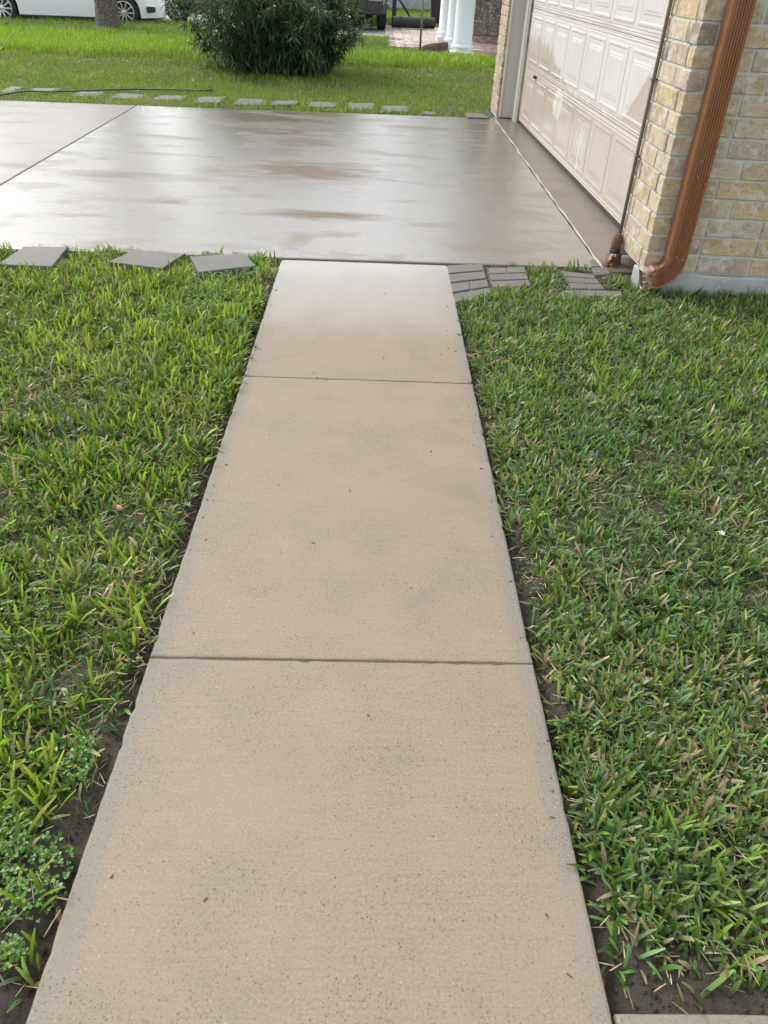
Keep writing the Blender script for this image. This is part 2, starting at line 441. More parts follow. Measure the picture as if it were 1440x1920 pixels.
def mk_door():
    t = NT('garage_door_paint'); c = t.coord(); xyz = t.sep(c)
    v, z = xyz[1], xyz[2]
    n = t.noise(c, 2.4, 6, 0.62, 0.4); n2 = t.noise(t.map(c, scale=(1, 5, 1)), 5.0, 5, 0.7); n3 = t.noise(c, 14, 6, 0.7)
    # dry pale upper part over a soaked beige lower part: ragged tide line
    zb = t.math('ADD', 0.64, t.math('MULTIPLY', t.range(v, 3.75, 4.6), 0.24))
    zb = t.math('ADD', zb, t.math('MULTIPLY', t.range(v, 1.75, 1.2), 0.36))
    zb = t.math('ADD', zb, t.math('MULTIPLY', t.math('SUBTRACT', n, 0.5), 0.22))
    zb = t.math('ADD', zb, t.math('MULTIPLY', t.math('SUBTRACT', n2, 0.5), t.range(v, 3.4, 4.3, 0.10, 0.55)))
    dry = t.range(t.math('SUBTRACT', z, zb), -0.022, 0.03)
    def ell(cy, cz, ry, rz, dn, amp):
        dy = t.math('DIVIDE', t.math('SUBTRACT', v, cy), ry); dz = t.math('DIVIDE', t.math('SUBTRACT', z, cz), rz)
        d = t.math('SQRT', t.math('ADD', t.math('MULTIPLY', dy, dy), t.math('MULTIPLY', dz, dz)))
        return t.range(t.math('ADD', d, t.math('MULTIPLY', t.math('SUBTRACT', dn, 0.5), amp)), 1.02, 0.92)
    dry = t.math('MAXIMUM', dry, ell(3.82, 0.47, 0.20, 0.13, n3, 1.0))
    st = t.noise(t.map(c, scale=(1, 26, 2.2)), 1.0, 3, 0.6)
    dry = t.math('MAXIMUM', dry, t.math('MULTIPLY', t.math('GREATER_THAN', st, 0.56), ell(2.72, 0.28, 0.22, 0.17, n3, 1.0)))
    ridge = t.math('MULTIPLY', t.math('GREATER_THAN', t.noise(t.map(c, scale=(1, 1.2, 60)), 1.0, 3), 0.5), t.math('MULTIPLY', t.range(z, 1.12, 1.15), t.range(z, 1.235, 1.2)))
    dry = t.math('SUBTRACT', dry, t.math('MULTIPLY', ridge, 0.55), clamp=True)
    pale = t.mix(t.range(n, 0.3, 0.7), (0.495, 0.472, 0.452), (0.53, 0.508, 0.49))
    tan = t.mix(t.range(n, 0.3, 0.7), (0.435, 0.378, 0.326), (0.468, 0.415, 0.366))
    col = t.mix(dry, tan, pale)
    low = t.math('MULTIPLY', t.range(t.math('ADD', z, t.math('MULTIPLY', n3, 0.06)), 0.13, 0.06), 0.45)
    col = t.mix(low, col, (0.36, 0.29, 0.23))
    return t.set(base=col, rough=t.range(dry, 0, 1, 0.22, 0.5), normal=t.bump(t.noise(t.map(c, scale=(1, 1, 12)), 30, 3), 0.06, 0.003))
m_door = mk_door()
m_trim = simple('cream_trim', (0.50, 0.475, 0.435), 0.5, var=0.06, scale=5)
m_dark = simple('dark_gap', (0.02, 0.018, 0.016), 0.9)  # near-black, painted shadow for the jamb gap and elbow mouth
m_pipe = simple('grimy_pipe', (0.135, 0.115, 0.085), 0.7, var=0.6, scale=14, bump=0.4)
m_rust = simple('rust', (0.15, 0.075, 0.05), 0.7, var=0.5, scale=40, bump=0.9, bdist=0.006)
m_rustpale = simple('pale_rust_flakes', (0.45, 0.34, 0.24), 0.8, var=0.5, scale=60, bump=0.9, bdist=0.004)
m_black = simple('black_plastic', (0.02, 0.02, 0.022), 0.45, var=0.2, bump=0.1)
m_blackmetal = simple('black_metal', (0.025, 0.025, 0.027), 0.4, var=0.2)
m_hose = simple('green_hose', (0.025, 0.075, 0.04), 0.4, var=0.2)
m_white = simple('white_column_paint', (0.74, 0.78, 0.80), 0.5, var=0.04, scale=6)
m_roof = simple('roof_shingle', (0.12, 0.105, 0.095), 0.9, var=0.3, scale=12, bump=0.6)
m_soffit = simple('soffit', (0.6, 0.57, 0.52), 0.6, var=0.05)
m_acorn = simple('acorn', (0.19, 0.085, 0.045), 0.35, var=0.3, scale=60)
m_acorn_lt = simple('pale_acorn', (0.42, 0.22, 0.11), 0.35, var=0.3, scale=60)
m_flower = simple('white_petal', (0.75, 0.72, 0.66), 0.6, var=0.08)
m_log = simple('weathered_wood', (0.16, 0.10, 0.075), 0.85, var=0.5, scale=18, bump=0.9, bdist=0.01)
m_pole = simple('grey_pole', (0.22, 0.21, 0.20), 0.5, metal=0.3, var=0.2)
m_carwhite = simple('white_car_paint', (0.78, 0.80, 0.82), 0.25, var=0.02, coat=0.6)
m_carblack = simple('charcoal_car_paint', (0.03, 0.031, 0.034), 0.25, var=0.05, coat=0.6)
m_tyre = simple('tyre_rubber', (0.022, 0.022, 0.022), 0.8, var=0.2, bump=0.3)
m_rim = simple('alloy', (0.62, 0.63, 0.65), 0.3, metal=0.7, var=0.05)
m_glass = simple('car_glass', (0.02, 0.024, 0.028), 0.06, var=0.05, spec=0.8)
m_lamp = simple('lamp_glass', (0.55, 0.57, 0.6), 0.1, var=0.1)
m_chrome = simple('chrome', (0.7, 0.7, 0.72), 0.15, metal=1.0, var=0.03)

def mk_bark():
    t = NT('bark'); c = t.coord()
    v = t.voro(t.map(c, scale=(1, 1, 0.45)), 24, 'DISTANCE_TO_EDGE'); n = t.noise(c, 30, 6, 0.7)
    col = t.mix(t.range(v, 0.0, 0.18), (0.05, 0.04, 0.035), (0.17, 0.145, 0.125))
    col = t.mix(t.range(n, 0.45, 0.7, 0, 0.5), col, (0.26, 0.235, 0.215))
    return t.set(base=col, rough=0.9, normal=t.bump(t.math('ADD', v, t.math('MULTIPLY', n, 0.3)), 1.0, 0.05))
m_bark = mk_bark()
m_stem = simple('shrub_stem', (0.10, 0.08, 0.06), 0.85, var=0.3, scale=20, bump=0.5)

# ------------------------------------------------------------------ the ground
def quad_sheet(name, pts, z, mat, kind='structure'):
    mb = MB(); mb.add([(x, y, z) for x, y in pts], [tuple(range(len(pts)))])
    o = mb.obj(name, mat); o['kind'] = kind
    return o

quad_sheet('ground', [(-400, -400), (400, -400), (400, 400), (-400, 400)], -0.16, m_ground)

# soil bed of the two near lawns
def soil_grid(name, x0, x1, y0, y1, step, zf):
    xs = np.arange(x0, x1 + 1e-6, step); ys = np.arange(y0, y1 + 1e-6, step)
    X, Y = np.meshgrid(xs, ys); Z = zf(X, Y)
    v = np.stack([X, Y, Z], -1).reshape(-1, 3); nx = len(xs); ny = len(ys)
    i = np.arange(ny - 1)[:, None] * nx + np.arange(nx - 1)[None, :]
    f = np.stack([i, i + 1, i + nx + 1, i + nx], -1).reshape(-1, 4)
    me = bpy.data.meshes.new(name); me.from_pydata(v.tolist(), [], f.tolist())
    me.materials.append(m_soil)
    for p in me.polygons: p.use_smooth = True
    o = link(name, me); o['kind'] = 'structure'; return o

def walk_dist(x):
    return np.maximum(WX0 - x, x - WX1)

def near_soil_z(X, Y):
    d = walk_dist(X)
    z = -0.014 + (vnoise(X, Y, 2.2, 3, 3) - 0.5) * 0.014 + (vnoise(X, Y, 18, 5, 3) - 0.5) * 0.022
    z = z - 0.024 * (1 - sstep(0.015, 0.07, d)) + (vnoise(X, Y, 40, 8, 2) - 0.5) * 0.012
    return z
soil_grid('soil_bed', -3.6, 3.2, 0.52, 4.9, 0.022, near_soil_z)
soil_grid('far_soil_bed', -13.0, 3.0, 9.6, 22.6, 0.25, lambda X, Y: -0.02 + (vnoise(X, Y, 0.8, 3, 3) - 0.5) * 0.05)

# ------------------------------------------------------------------ slabs
def slab(name, poly, mat, parent, thick=0.12, r=0.008, jit=0.0008, step=0.05, ztop=0.0, corner=0.008, chip=0.0):
    """concrete slab with arrissed, slightly ragged edge; poly is counter-clockwise"""
    pts = []
    n = len(poly)
    for i in range(n):
        a = Vector(poly[i]); b = Vector(poly[(i + 1) % n]); p = Vector(poly[i - 1])
        da = (b - a).normalized(); dp = (p - a).normalized()
        if corner < 0.015: pts.append(a.copy())
        for t in ((0.0, 0.5, 1.0) if corner >= 0.015 else ()):     # rounded corner
            q = (a + dp * corner) * (1 - t) ** 2 + a * 2 * t * (1 - t) + (a + da * corner) * t * t
            pts.append(q)
        L = (b - a).length - 2 * corner
        m = max(1, int(L / step))
        for k in range(1, m):
            q = a + da * (corner + L * k / m)
            pts.append(q)
    N = len(pts)
    nrm = []
    for i in range(N):
        d = (pts[(i + 1) % N] - pts[i - 1]).normalized(); nrm.append(Vector((-d.y, d.x)))
    wob = [(float(vnoise(p.x, p.y, 9, 4, 2)) - 0.5) * 2 * jit * 2 + random.uniform(-jit, jit) for p in pts]
    for i in range(N):
        if random.random() < chip: wob[i] += random.uniform(0.002, 0.006)
    rings = []
    for off, z in ((0.0, -thick), (0.0, -r * 0.8), (r * 0.35, -r * 0.2), (r, 0.0)):
        rings.append([(p.x + q.x * (off + w), p.y + q.y * (off + w), ztop + z) for p, q, w in zip(pts, nrm, wob)])
    mb = MB(); mb.loft(rings, True, False)
    cx_ = sum(p.x for p in pts) / N; cy_ = sum(p.y for p in pts) / N
    mb.v.append((cx_, cy_, ztop))
    for i in range(N): mb.f.append((3 * N + i, 3 * N + (i + 1) % N, 4 * N))
    o = mb.obj(name, mat, parent)
    return o

J1, J2, WEND, WBEG = 1.425, 3.105, 4.735, 0.603
walk = tag(empty('walkway'), kind='structure')
g = 0.002
def jl(y): return y - 0.0, y + 0.012          # joints run very slightly askew
slab('slab', [(WX0 - 0.010, -0.6), (WX1 + 0.008, -0.6), (WX1, J1 + 0.016 - g), (WX0 - 0.002, J1 - g)], m_walk, walk, step=0.022, chip=0.07)
slab('slab', [(WX0 - 0.002, J1 + g), (WX1 - 0.001, J1 + 0.016 + g), (WX1 + 0.002, J2 + 0.012 - g), (WX0 - 0.001, J2 - g)], m_walk, walk, step=0.022, chip=0.07)
slab('slab', [(WX0 - 0.001, J2 + g), (WX1 + 0.002, J2 + 0.012 + g), (WX1 + 0.006, WEND + 0.02), (WX0 - 0.006, WEND - 0.005)], m_walk, walk, corner=0.03, step=0.022, chip=0.07)
mb = MB()
for y in (J1, J2): mb.box(WX0 + 0.01, WX1 - 0.01, y - 0.012, y + 0.028, -0.05, -0.0045)
mb.obj('joint_filling', m_joint, walk)
cross = tag(empty('porch_walk'), kind='structure')
slab('slab', [(WX1 + 0.014, -0.6), (3.2, -0.6), (3.2, WBEG + 0.01), (WX1 + 0.010, WBEG)], m_walk, cross)

drive = tag(empty('driveway'), kind='structure')
def near_y(x): return 4.787 + 0.035 * (x + 0.0)
def far_y(x): return 10.425 + 0.074 * x
JX = -2.825
AX = 1.452
slab('slab', [(JX + 0.006, near_y(JX) ), (AX - 0.008, near_y(AX)), (AX - 0.008, far_y(AX)), (JX + 0.006, far_y(JX))], m_drive, drive, step=0.12)
slab('slab', [(-9.0, near_y(-9)), (JX - 0.006, near_y(JX)), (JX - 0.006, far_y(JX)), (-9.0, far_y(-9))], m_drive_dry, drive, step=0.12)
slab('apron_slab', [(AX + 0.006, near_y(AX) - 0.08), (2.3, near_y(2.3) - 0.08), (2.3, far_y(1.6) + 0.1), (AX + 0.006, far_y(AX) + 0.1)], m_apron, drive, step=0.12, ztop=0.004)
MB().box(JX - 0.02, JX + 0.02, 4.7, 10.2, -0.08, -0.008).obj('joint_filling', m_joint, drive)
pts = []
for k in range(70):
    y = near_y(AX) - 0.02 + k / 69 * (far_y(AX) - near_y(AX) + 0.06)
    pts.append((AX - 0.001 + 0.006 * (vnoise(y, 1.0, 3, 2, 3) - 0.5) * 2, y, 0.003 + 0.002 * math.sin(k * 1.7)))
MB().tube(pts, [0.0068 + 0.0025 * math.sin(k * 0.9) for k in range(70)], 6).obj('caulk_bead', m_caulk, drive, smooth=True)

# ------------------------------------------------------------------ the house with the garage
TH = R(1.0)
AXY = (1.582, 4.48)
house = empty('brick_house', (AXY[0], AXY[1], 0), TH)
tag(house, 'tan brick house corner with cream panelled garage door and painted concrete footing', 'house')
WALL_ROT = R(-3.0)                              # front wall relative to the garage face
def brick_mesh(l, h, d, seed, mat):
    """brick with origin at lower left front corner: length along x, depth along +y"""
    rr = random.Random(seed)
    mb = MB().box(0, l, 0, d, 0, h)
    me = mb.mesh('brick', mat, bevel=0.0028, seg=1)
    for v in me.vertices:
        v.co.x += rr.uniform(-0.0016, 0.0016); v.co.y += rr.uniform(-0.0016, 0.0016); v.co.z += rr.uniform(-0.0016, 0.0016)
    return me
BH, BL, BD, MJ = 0.0895, 0.292, 0.092, 0.0125
CH = BH + MJ
Z0 = 0.106
_bm = {}
def get_brick(l, seed, mat=None, h=BH, d=BD):
    mat = mat or m_brick
    k = (round(l, 3), seed % 3, mat.name, round(h, 3))
    if k not in _bm: _bm[k] = brick_mesh(l, h, d, hash(k) & 0xffff, mat)
    return _bm[k]
def lay(parent, x0, y0, z, ang, l, seed, mat=None):
    j = random.uniform(-0.002, 0.002)
    nx, ny = -math.sin(ang), math.cos(ang)
    return link('brick', get_brick(l, seed, mat), parent, (x0 + nx * j, y0 + ny * j, z + random.uniform(-0.0012, 0.0012)), (0, 0, ang + random.uniform(-0.003, 0.003)))

# front wall (frame rotated at the corner)
NC = 22; WTOP = Z0 + NC * CH
core = MB().box(0.006, 4.2, 0.006, 0.14, Z0 - 0.004, WTOP)
wall = core.obj('front_wall', m_mortar, house, rot=(0, 0, WALL_ROT))
for c in range(NC):
    z = Z0 + c * CH + MJ * 0.5
    x = 0.0 if c % 2 == 0 else BD + MJ
    first = True
    while x < 2.9:
        l = BL
        if first and c % 2 == 1: l = [BL, 0.19, BL][c % 3]
        lay(wall, x, 0.0, z, 0.0, l, random.randrange(9)); x += l + MJ; first = False
# garage face of the near pier: bricks run along +v, seen from -u
pier = MB().box(0.006, 0.24, 0.10, 0.556, Z0 - 0.004, WTOP).obj('near_pier', m_mortar, house)
PV = 0.565
for c in range(NC):
    z = Z0 + c * CH + MJ * 0.5
    spans = [(BD + MJ, BD + MJ + BL), (BD + 2 * MJ + BL, PV)] if c % 2 == 0 else [(0.0, [BL, 0.20, BL, 0.17][c % 4]), ([BL, 0.20, BL, 0.17][c % 4] + MJ, PV)]
    for a, b in spans:
        # brick along v with its face at u=0: rotate -90 deg, origin at the far end
        o = lay(pier, 0.0, b, z, -math.pi / 2, b - a, random.randrange(9))
# far pier
FV0, FV1 = 6.10, 6.62
fp = MB().box(0.009, 0.24, FV0 + 0.009, FV1 - 0.009, 0.0, WTOP).obj('far_pier', m_mortar, house)
for c in range(NC):
    z = 0.03 + c * CH + MJ * 0.5
    if z + BH > WTOP: break
    if c % 2 == 0:
        lay(fp, 0.0, FV0, z, 0.0, 0.235, 1)
        o = lay(fp, 0.0, FV1, z, -math.pi / 2, FV1 - FV0 - BD - MJ, 2)
    else:
        lay(fp, BD + MJ, FV0, z, 0.0, 0.235 - BD - MJ, 1)
        lay(fp, 0.0, FV0 + 0.25, z, -math.pi / 2, 0.25, 2); lay(fp, 0.0, FV1, z, -math.pi / 2, FV1 - FV0 - 0.25 - MJ, 0)
# footing: painted concrete below the brick, a little proud and uneven on top
def footing(name, x0, x1, parent, rot):
    ringn = 60; mb = MB(); top = []; 
    rows = []
    for k in range(ringn + 1):
        x = x0 + (x1 - x0) * k / ringn
        j = (float(vnoise(x, 3.0, 7, 2, 3)) - 0.5)
        rows.append([(x, -0.012 + j * 0.012, -0.2), (x, -0.014 + j * 0.012, 0.05), (x, -0.010 + j * 0.018, 0.088 + j * 0.016), (x, 0.004, 0.099 + j * 0.012), (x, 0.13, 0.1), (x, 0.13, -0.2)])
    mb.loft(rows, True, True)
    return mb.obj(name, m_footing, parent, rot=rot, smooth=True, angle=R(40))
footing('footing', 0.0, 4.2, house, (0, 0, WALL_ROT))
MB().box(-0.012, 0.20, -0.006, 0.135, -0.2, 0.1).obj('footing', m_footing, house, bevel=0.008, seg=2)
# opening trim
trim = MB()
trim.box(0.055, 0.225, FV0 - 0.034, FV0 - 0.004, 0.012, 2.33)
trim.box(0.030, 0.056, FV0 - 0.05, FV0 - 0.003, 0.015, 2.33)
o = trim.obj('door_jamb', m_trim, house, bevel=0.003)
MB().box(0.185, 0.205, 5.76, FV0 - 0.036, 0.0, 2.33).box(0.172, 0.186, 5.79, 5.85, 0.004, 2.33).obj('door_stop', m_trim, house, bevel=0.003)
MB().box(0.06, 0.22, FV0 - 0.03, FV0 - 0.008, 0.0, 0.012).obj('jamb_gap', m_dark, house)  # dark strip fills the gap, standing in for the shadow below the jamb
MB().box(0.03, 0.30, 0.57, 0.60, 0.02, 2.33).obj('door_jamb', m_trim, house, bevel=0.003)
MB().box(0.0, 0.24, 0.0, FV1, WTOP + 0.004, 2.75).obj('header', m_trim, house)
MB().box(-0.32, 5.0, -0.30, FV1 + 0.3, 2.755, 2.80).obj('soffit', m_soffit, house)
MB().add([(-0.36, -0.34, 2.80), (5.0, -0.34, 2.80), (5.0, FV1 + 0.55, 2.80), (-0.36, FV1 + 0.55, 2.80), (5.0, -0.34, 2.95), (5.0, FV1 + 0.55, 2.95), (1.8, 3.2, 4.4), (5.0, 3.2, 4.4), (-0.36, -0.34, 2.95), (-0.36, FV1 + 0.55, 2.95)],
         [(0, 3, 2, 1), (8, 4, 7, 6), (4, 5, 7), (5, 9, 6, 7), (9, 8, 6), (0, 1, 4, 8), (3, 9, 5, 2), (0, 8, 9, 3), (1, 2, 5, 4)]).obj('roof', m_roof, house)

# garage door: sections with ridges, each pressed panel a piece of its own
DU = 0.222
door = MB().box(DU + 0.02, DU + 0.05, 0.57, 5.80, 0.02, 2.30).obj('garage_door', m_door, house)
tag(door, 'cream panelled garage door, pale above and soaked beige below')
SH = 0.562
DV0, DV1 = 0.62, 5.79
for s in range(4):
    z0 = 0.036 + s * SH; z1 = z0 + SH
    prof = [(0.020, 0.0), (0.004, 0.0), (0.0, 0.004), (0.0, 0.014), (0.006, 0.019), (0.0, 0.024), (0.0, 0.034), (0.005, 0.039), (0.0, 0.044),
            (0.0, SH - 0.040), (0.005, SH - 0.035), (0.0, SH - 0.030), (0.0, SH - 0.018), (0.006, SH - 0.012), (0.0, SH - 0.007), (0.004, SH - 0.003), (0.020, SH - 0.003)]
    mb = MB(); mb.loft([[(DU + u, v, z0 + z) for u, z in prof] for v in (DV0, DV1)], True, True)
    mb.obj('door_section', m_door, door)
# pressed panel: groove, raised frame and raised field facing -u
def panel_mesh(w, h):
    mb = MB()
    steps = [(0, 0.0), (0.010, -0.003), (0.020, -0.003), (0.030, 0.001), (0.066, 0.001), (0.076, -0.0018), (0.084, -0.0018), (0.096, -0.004)]
    rings = [[(u, i, i), (u, w - i, i), (u, w - i, h - i), (u, i, h - i)] for i, u in [(a, b) for a, b in steps]]
    mb.loft(rings, True, False); n = len(rings)
    mb.f.append(tuple(range((n - 1) * 4, n * 4)))
    return mb.mesh('panel', m_door)
PWD, PPH = 0.545, 0.435
pm = panel_mesh(PWD, PPH)
for s in range(4):
    for k in range(8):
        v = 5.535 - 0.645 * k - PWD + 0.09
        if v < DV0: continue
        # keep the paint's tide line continuous: bake the position into the mesh
        me = pm.copy()
        me.transform(Matrix.Translation((DU - 0.0015, v, 0.036 + s * SH + 0.064)))
        link('panel', me, door)
lk = MB().box(DU - 0.03, DU - 0.002, 5.02, 5.07, 0.545, 0.575).box(DU - 0.036, DU - 0.026, 4.99, 5.08, 0.552, 0.566)
lk.obj('slide_lock', m_blackmetal, door, bevel=0.003)
MB().box(DU + 0.002, DU + 0.045, DV0, DV1, 0.008, 0.034).obj('bottom_seal', m_black, door)

# downspout on the front wall, ribbed front, crimped elbow turning to the corner
spout = empty('downspout', (0, 0, 0), WALL_ROT, house); spout['label'] = 'copper brown ribbed downspout with crimped elbow at its foot'
DX0, DX1, DYB, DYF = 0.092, 0.204, -0.014, -0.100
def spout_ring(z, dx=0.0, s=1.0, twist=None):
    pts = []
    n = 6
    w = DX1 - DX0
    front = []
    for k in range(n):                                   # ribs on the front face
        a = k / n; b = (k + 1) / n
        x0 = DX0 + 0.022 + (w - 0.030) * a; x1 = DX0 + 0.022 + (w - 0.030) * b; q = (x1 - x0)
        front += [(x0 + q * 0.10, DYF + 0.006), (x0 + q * 0.28, DYF), (x0 + q * 0.72, DYF), (x0 + q * 0.90, DYF + 0.006)]
    pts = [(DX0, DYB), (DX0, DYB - 0.02), (DX0, DYF + 0.010), (DX0 + 0.004, DYF + 0.004)] + front + [(DX1 - 0.004, DYF + 0.004), (DX1, DYF + 0.010), (DX1, DYB - 0.02), (DX1, DYB)]
    return [(x, y, z) for x, y in pts]
ELZ = 0.205
mb = MB(); mb.loft([spout_ring(z) for z in (ELZ, 0.55, 1.0, 1.5, 2.0, 2.72)], True, True)
mb.obj('pipe', m_spout, spout, smooth=True, angle=R(25))
# the sleeve joint
mb = MB()
def scaled(z, e): 
    cx, cy = (DX0 + DX1) / 2, (DYB + DYF) / 2
    return [(cx + (x - cx) * (1 + e), cy + (y - cy) * (1 + e), zz) for x, y, zz in spout_ring(z)]
mb.loft([scaled(0.60, 0.0), scaled(0.60, 0.035), scaled(0.80, 0.03), scaled(0.80, 0.0)], True, True)
mb.obj('sleeve', m_spout, spout, smooth=True, angle=R(25))
for (x, z) in ((0.140, 0.72), (0.142, 0.64), (0.165, 0.60), (0.19, 0.61), (0.14, 0.215), (0.18, 0.205)):
    MB().lathe([(0.0055, 0), (0.0045, 0.002), (0.002, 0.003)], 8, Matrix.Translation((x, DYF - 0.001, z)) @ Matrix.Rotation(R(90), 4, 'X')).obj('screw', m_screw, spout)
# elbow: sweep about an axis parallel to y
mb = MB(); rings = []
cxr = DX0 - 0.055; czr = ELZ
NR = 36; TOT = R(76); EXT = 0.085
for k in range(NR + 1):
    t = k / NR; a = TOT * min(1.0, t / 0.78)
    cr = 0.0 if k in (0, NR) else (0.0028 if k % 3 == 1 else -0.0015)
    ring = []; random.seed(k * 31)
    flare = 1 + 0.10 * max(0, t - 0.7) / 0.3
    for (x, y, z) in spout_ring(0):
        rr_ = x - cxr + (cr if x > (DX0 + DX1) / 2 else cr * 1.6)
        yy = (DYB + DYF) / 2 + (y - (DYB + DYF) / 2) * (1 + cr * 9.0) * flare - 0.010 * t
        rr_ *= 1 + 0.04 * t
        if t > 0.86: rr_ += random.uniform(-0.010, 0.010) * (t - 0.8) * 5; yy += random.uniform(-0.007, 0.007) * (t - 0.8) * 5
        ex_ = EXT * max(0, (t - 0.78) / 0.22)
        ring.append((cxr + rr_ * math.cos(a) - ex_ * math.sin(a), yy, czr - rr_ * math.sin(a) - ex_ * math.cos(a)))
    rings.append(ring)
mb.loft(rings, True, False)
el = mb.obj('elbow', m_elbow, spout, smooth=True, angle=R(35))
sm_ = el.modifiers.new('thick', 'SOLIDIFY'); sm_.thickness = 0.0015
# near-black sheet inside the torn mouth stands in for its shadow
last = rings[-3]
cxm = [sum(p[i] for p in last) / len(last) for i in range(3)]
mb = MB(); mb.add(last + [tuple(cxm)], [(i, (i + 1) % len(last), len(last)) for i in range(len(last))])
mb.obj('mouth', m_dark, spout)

# ------------------------------------------------------------------ grimy pipe with rusted fitting on the pier
pv = 0.486
pp = empty('water_pipe', (AXY[0], AXY[1], 0), TH)
tag(pp, 'thin grimy water pipe down the brick pier ending in a rusted broken fitting', 'pipe')
MB().tube([(-0.016, pv, 0.14), (-0.017, pv + 0.003, 0.6), (-0.015, pv - 0.004, 1.2), (-0.016, pv, 2.7)], 0.0105, 10).obj('pipe', m_pipe, pp, smooth=True)
for z in (0.62, 1.02, 1.55):
    MB().box(-0.028, -0.001, pv - 0.018, pv + 0.018, z, z + 0.016).obj('clip', m_pipe, pp, bevel=0.003)
body = MB().lathe([(0.018, 0.19), (0.030, 0.175), (0.034, 0.15), (0.033, 0.12), (0.028, 0.105), (0.024, 0.10)], 16, Matrix.Translation((-0.030, pv - 0.02, -0.03)))
body.obj('cap', m_rust, pp, smooth=True, angle=R(50))
MB().lathe([(0.025, 0.105), (0.027, 0.10), (0.027, 0.085), (0.025, 0.08)], 14, Matrix.Translation((-0.030, pv - 0.02, -0.03))).obj('band', m_blackmetal, pp, smooth=True, angle=R(40))
MB().lathe([(0.030, 0.085), (0.036, 0.07), (0.038, 0.03), (0.030, 0.0), (0.036, -0.02), (0.04, -0.05)], 14, Matrix.Translation((-0.028, pv - 0.02, -0.03))).obj('body', m_rust, pp, smooth=True, angle=R(60))
ring = []
for k in range(19):                               # broken collar facing the drive and the camera
    a = k / 18 * R(300) + R(30)
    rad = 0.024 + 0.004 * math.sin(k * 2.3)
    ring.append((-0.050 + rad * 0.75 * math.cos(a), pv - 0.062 + rad * 0.6 * math.cos(a) - 0.004 * math.sin(k), 0.03 + rad * math.sin(a)))
MB().tube(ring, [0.0055 + 0.0025 * math.sin(k * 1.9) for k in range(19)], 6).obj('broken_collar', m_rustpale, pp)
MB().tube([(-0.045, pv - 0.04, 0.035), (-0.07, pv - 0.06, 0.02), (-0.075, pv - 0.09, -0.005)], [0.022, 0.016, 0.008], 8).obj('spigot', m_rust, pp, smooth=True)
MB().tube([(-0.05, pv - 0.03, -0.01), (-0.085, pv - 0.05, -0.03), (-0.09, pv - 0.075, -0.035)], [0.018, 0.02, 0.009], 8).obj('flake', m_rustpale, pp, smooth=True)

for ch in list(pp.children):
    if ch.name.split('.')[0] in ('cap', 'band', 'body', 'broken_collar', 'spigot', 'flake'):
        nm = ch.name.split('.')[0]
        if nm == 'cap': ch.data.transform(Matrix.Translation((-0.030, pv - 0.02, 0.07)) @ Matrix.Diagonal((0.72, 0.72, 0.85, 1)) @ Matrix.Translation((0.030, 0.02 - pv, -0.07)))
        ch.data.transform(Matrix.Translation((-0.025, pv - 0.01, -0.04)) @ Matrix.Scale(1.3, 4) @ Matrix.Translation((0.02, -pv, 0.03)))
        jj = 0.0035 if nm in ('body', 'spigot', 'flake', 'broken_collar') else 0.0015
        rj = random.Random(len(nm))
        for v_ in ch.data.vertices: v_.co += Vector((rj.uniform(-jj, jj), rj.uniform(-jj, jj), rj.uniform(-jj, jj)))
# ------------------------------------------------------------------ pavers
PAVER_POLYS = []
def paver(pix, z, label, group=None, th=0.05, tilt=(0, 0)):
    w = [G(x, y, z) for x, y in pix]
    # counter-clockwise
    ar = sum(w[i][0] * w[(i + 1) % 4][1] - w[(i + 1) % 4][0] * w[i][1] for i in range(4))
    if ar < 0: w = w[::-1]
    PAVER_POLYS.append(w)
    cx = sum(p[0] for p in w) / 4; cy = sum(p[1] for p in w) / 4
    o = slab('paver', [(p[0] - cx, p[1] - cy) for p in w], m_paver, None, thick=th, r=0.006, jit=0.0012, step=0.06, corner=0.006)
    o.location = (cx, cy, z); o.rotation_euler = (tilt[0], tilt[1], 0)
    return tag(o, label, 'paver', group)
paver([(-6, 495), (45, 462), (128, 462), (98, 499)], 0.030, 'square grey paver set level in the grass, farthest of three from the path')
paver([(203, 492), (252, 468), (347, 473), (305, 503)], 0.038, 'square grey paver between two others along the wet drive edge', tilt=(R(-1), R(1)))
paver([(357, 481), (460, 472), (480, 497), (372, 513)], 0.046, 'tilted square grey paver lying closest to the path slab', tilt=(R(-2), R(1)))

# brick-face pavers on the other side of the path
def face_paver(pix, rows, label, z=0.006):
    w = [Vector((*G(x, y, z), z)) for x, y in pix]       # far-left, far-right, near-right, near-left
    PAVER_POLYS.append([(p.x, p.y) for p in w])
    c = sum(w, Vector()) / 4
    root = empty('brick_face_paver', (c.x, c.y, 0)); tag(root, label, 'paver')
    def P(u, v, z): 
        q = (w[0] * (1 - u) + w[1] * u) * (1 - v) + (w[3] * (1 - u) + w[2] * u) * v
        return (q.x - c.x, q.y - c.y, z)
    def prism(mb, u0, u1, v0, v1, z0, z1):
        b = [P(u0, v0, 0), P(u1, v0, 0), P(u1, v1, 0), P(u0, v1, 0)]
        mb.add([(x, y, z0) for x, y, _ in b] + [(x, y, z1) for x, y, _ in b], [(3, 2, 1, 0), (4, 5, 6, 7), (0, 1, 5, 4), (1, 2, 6, 5), (2, 3, 7, 6), (3, 0, 4, 7)])
        return mb
    prism(MB(), 0, 1, 0, 1, -0.05, z - 0.008).obj('base', m_paver_d, root)
    nr = len(rows); e = 0.018
    for i, r in enumerate(rows):
        for k in range(r):
            prism(MB(), k / r + e, (k + 1) / r - e, i / nr + e * 1.3, (i + 1) / nr - e * 1.3, z - 0.03, z + random.uniform(-0.001, 0.002)).obj('brick_face', m_paver_d, root, bevel=0.003)
    return root
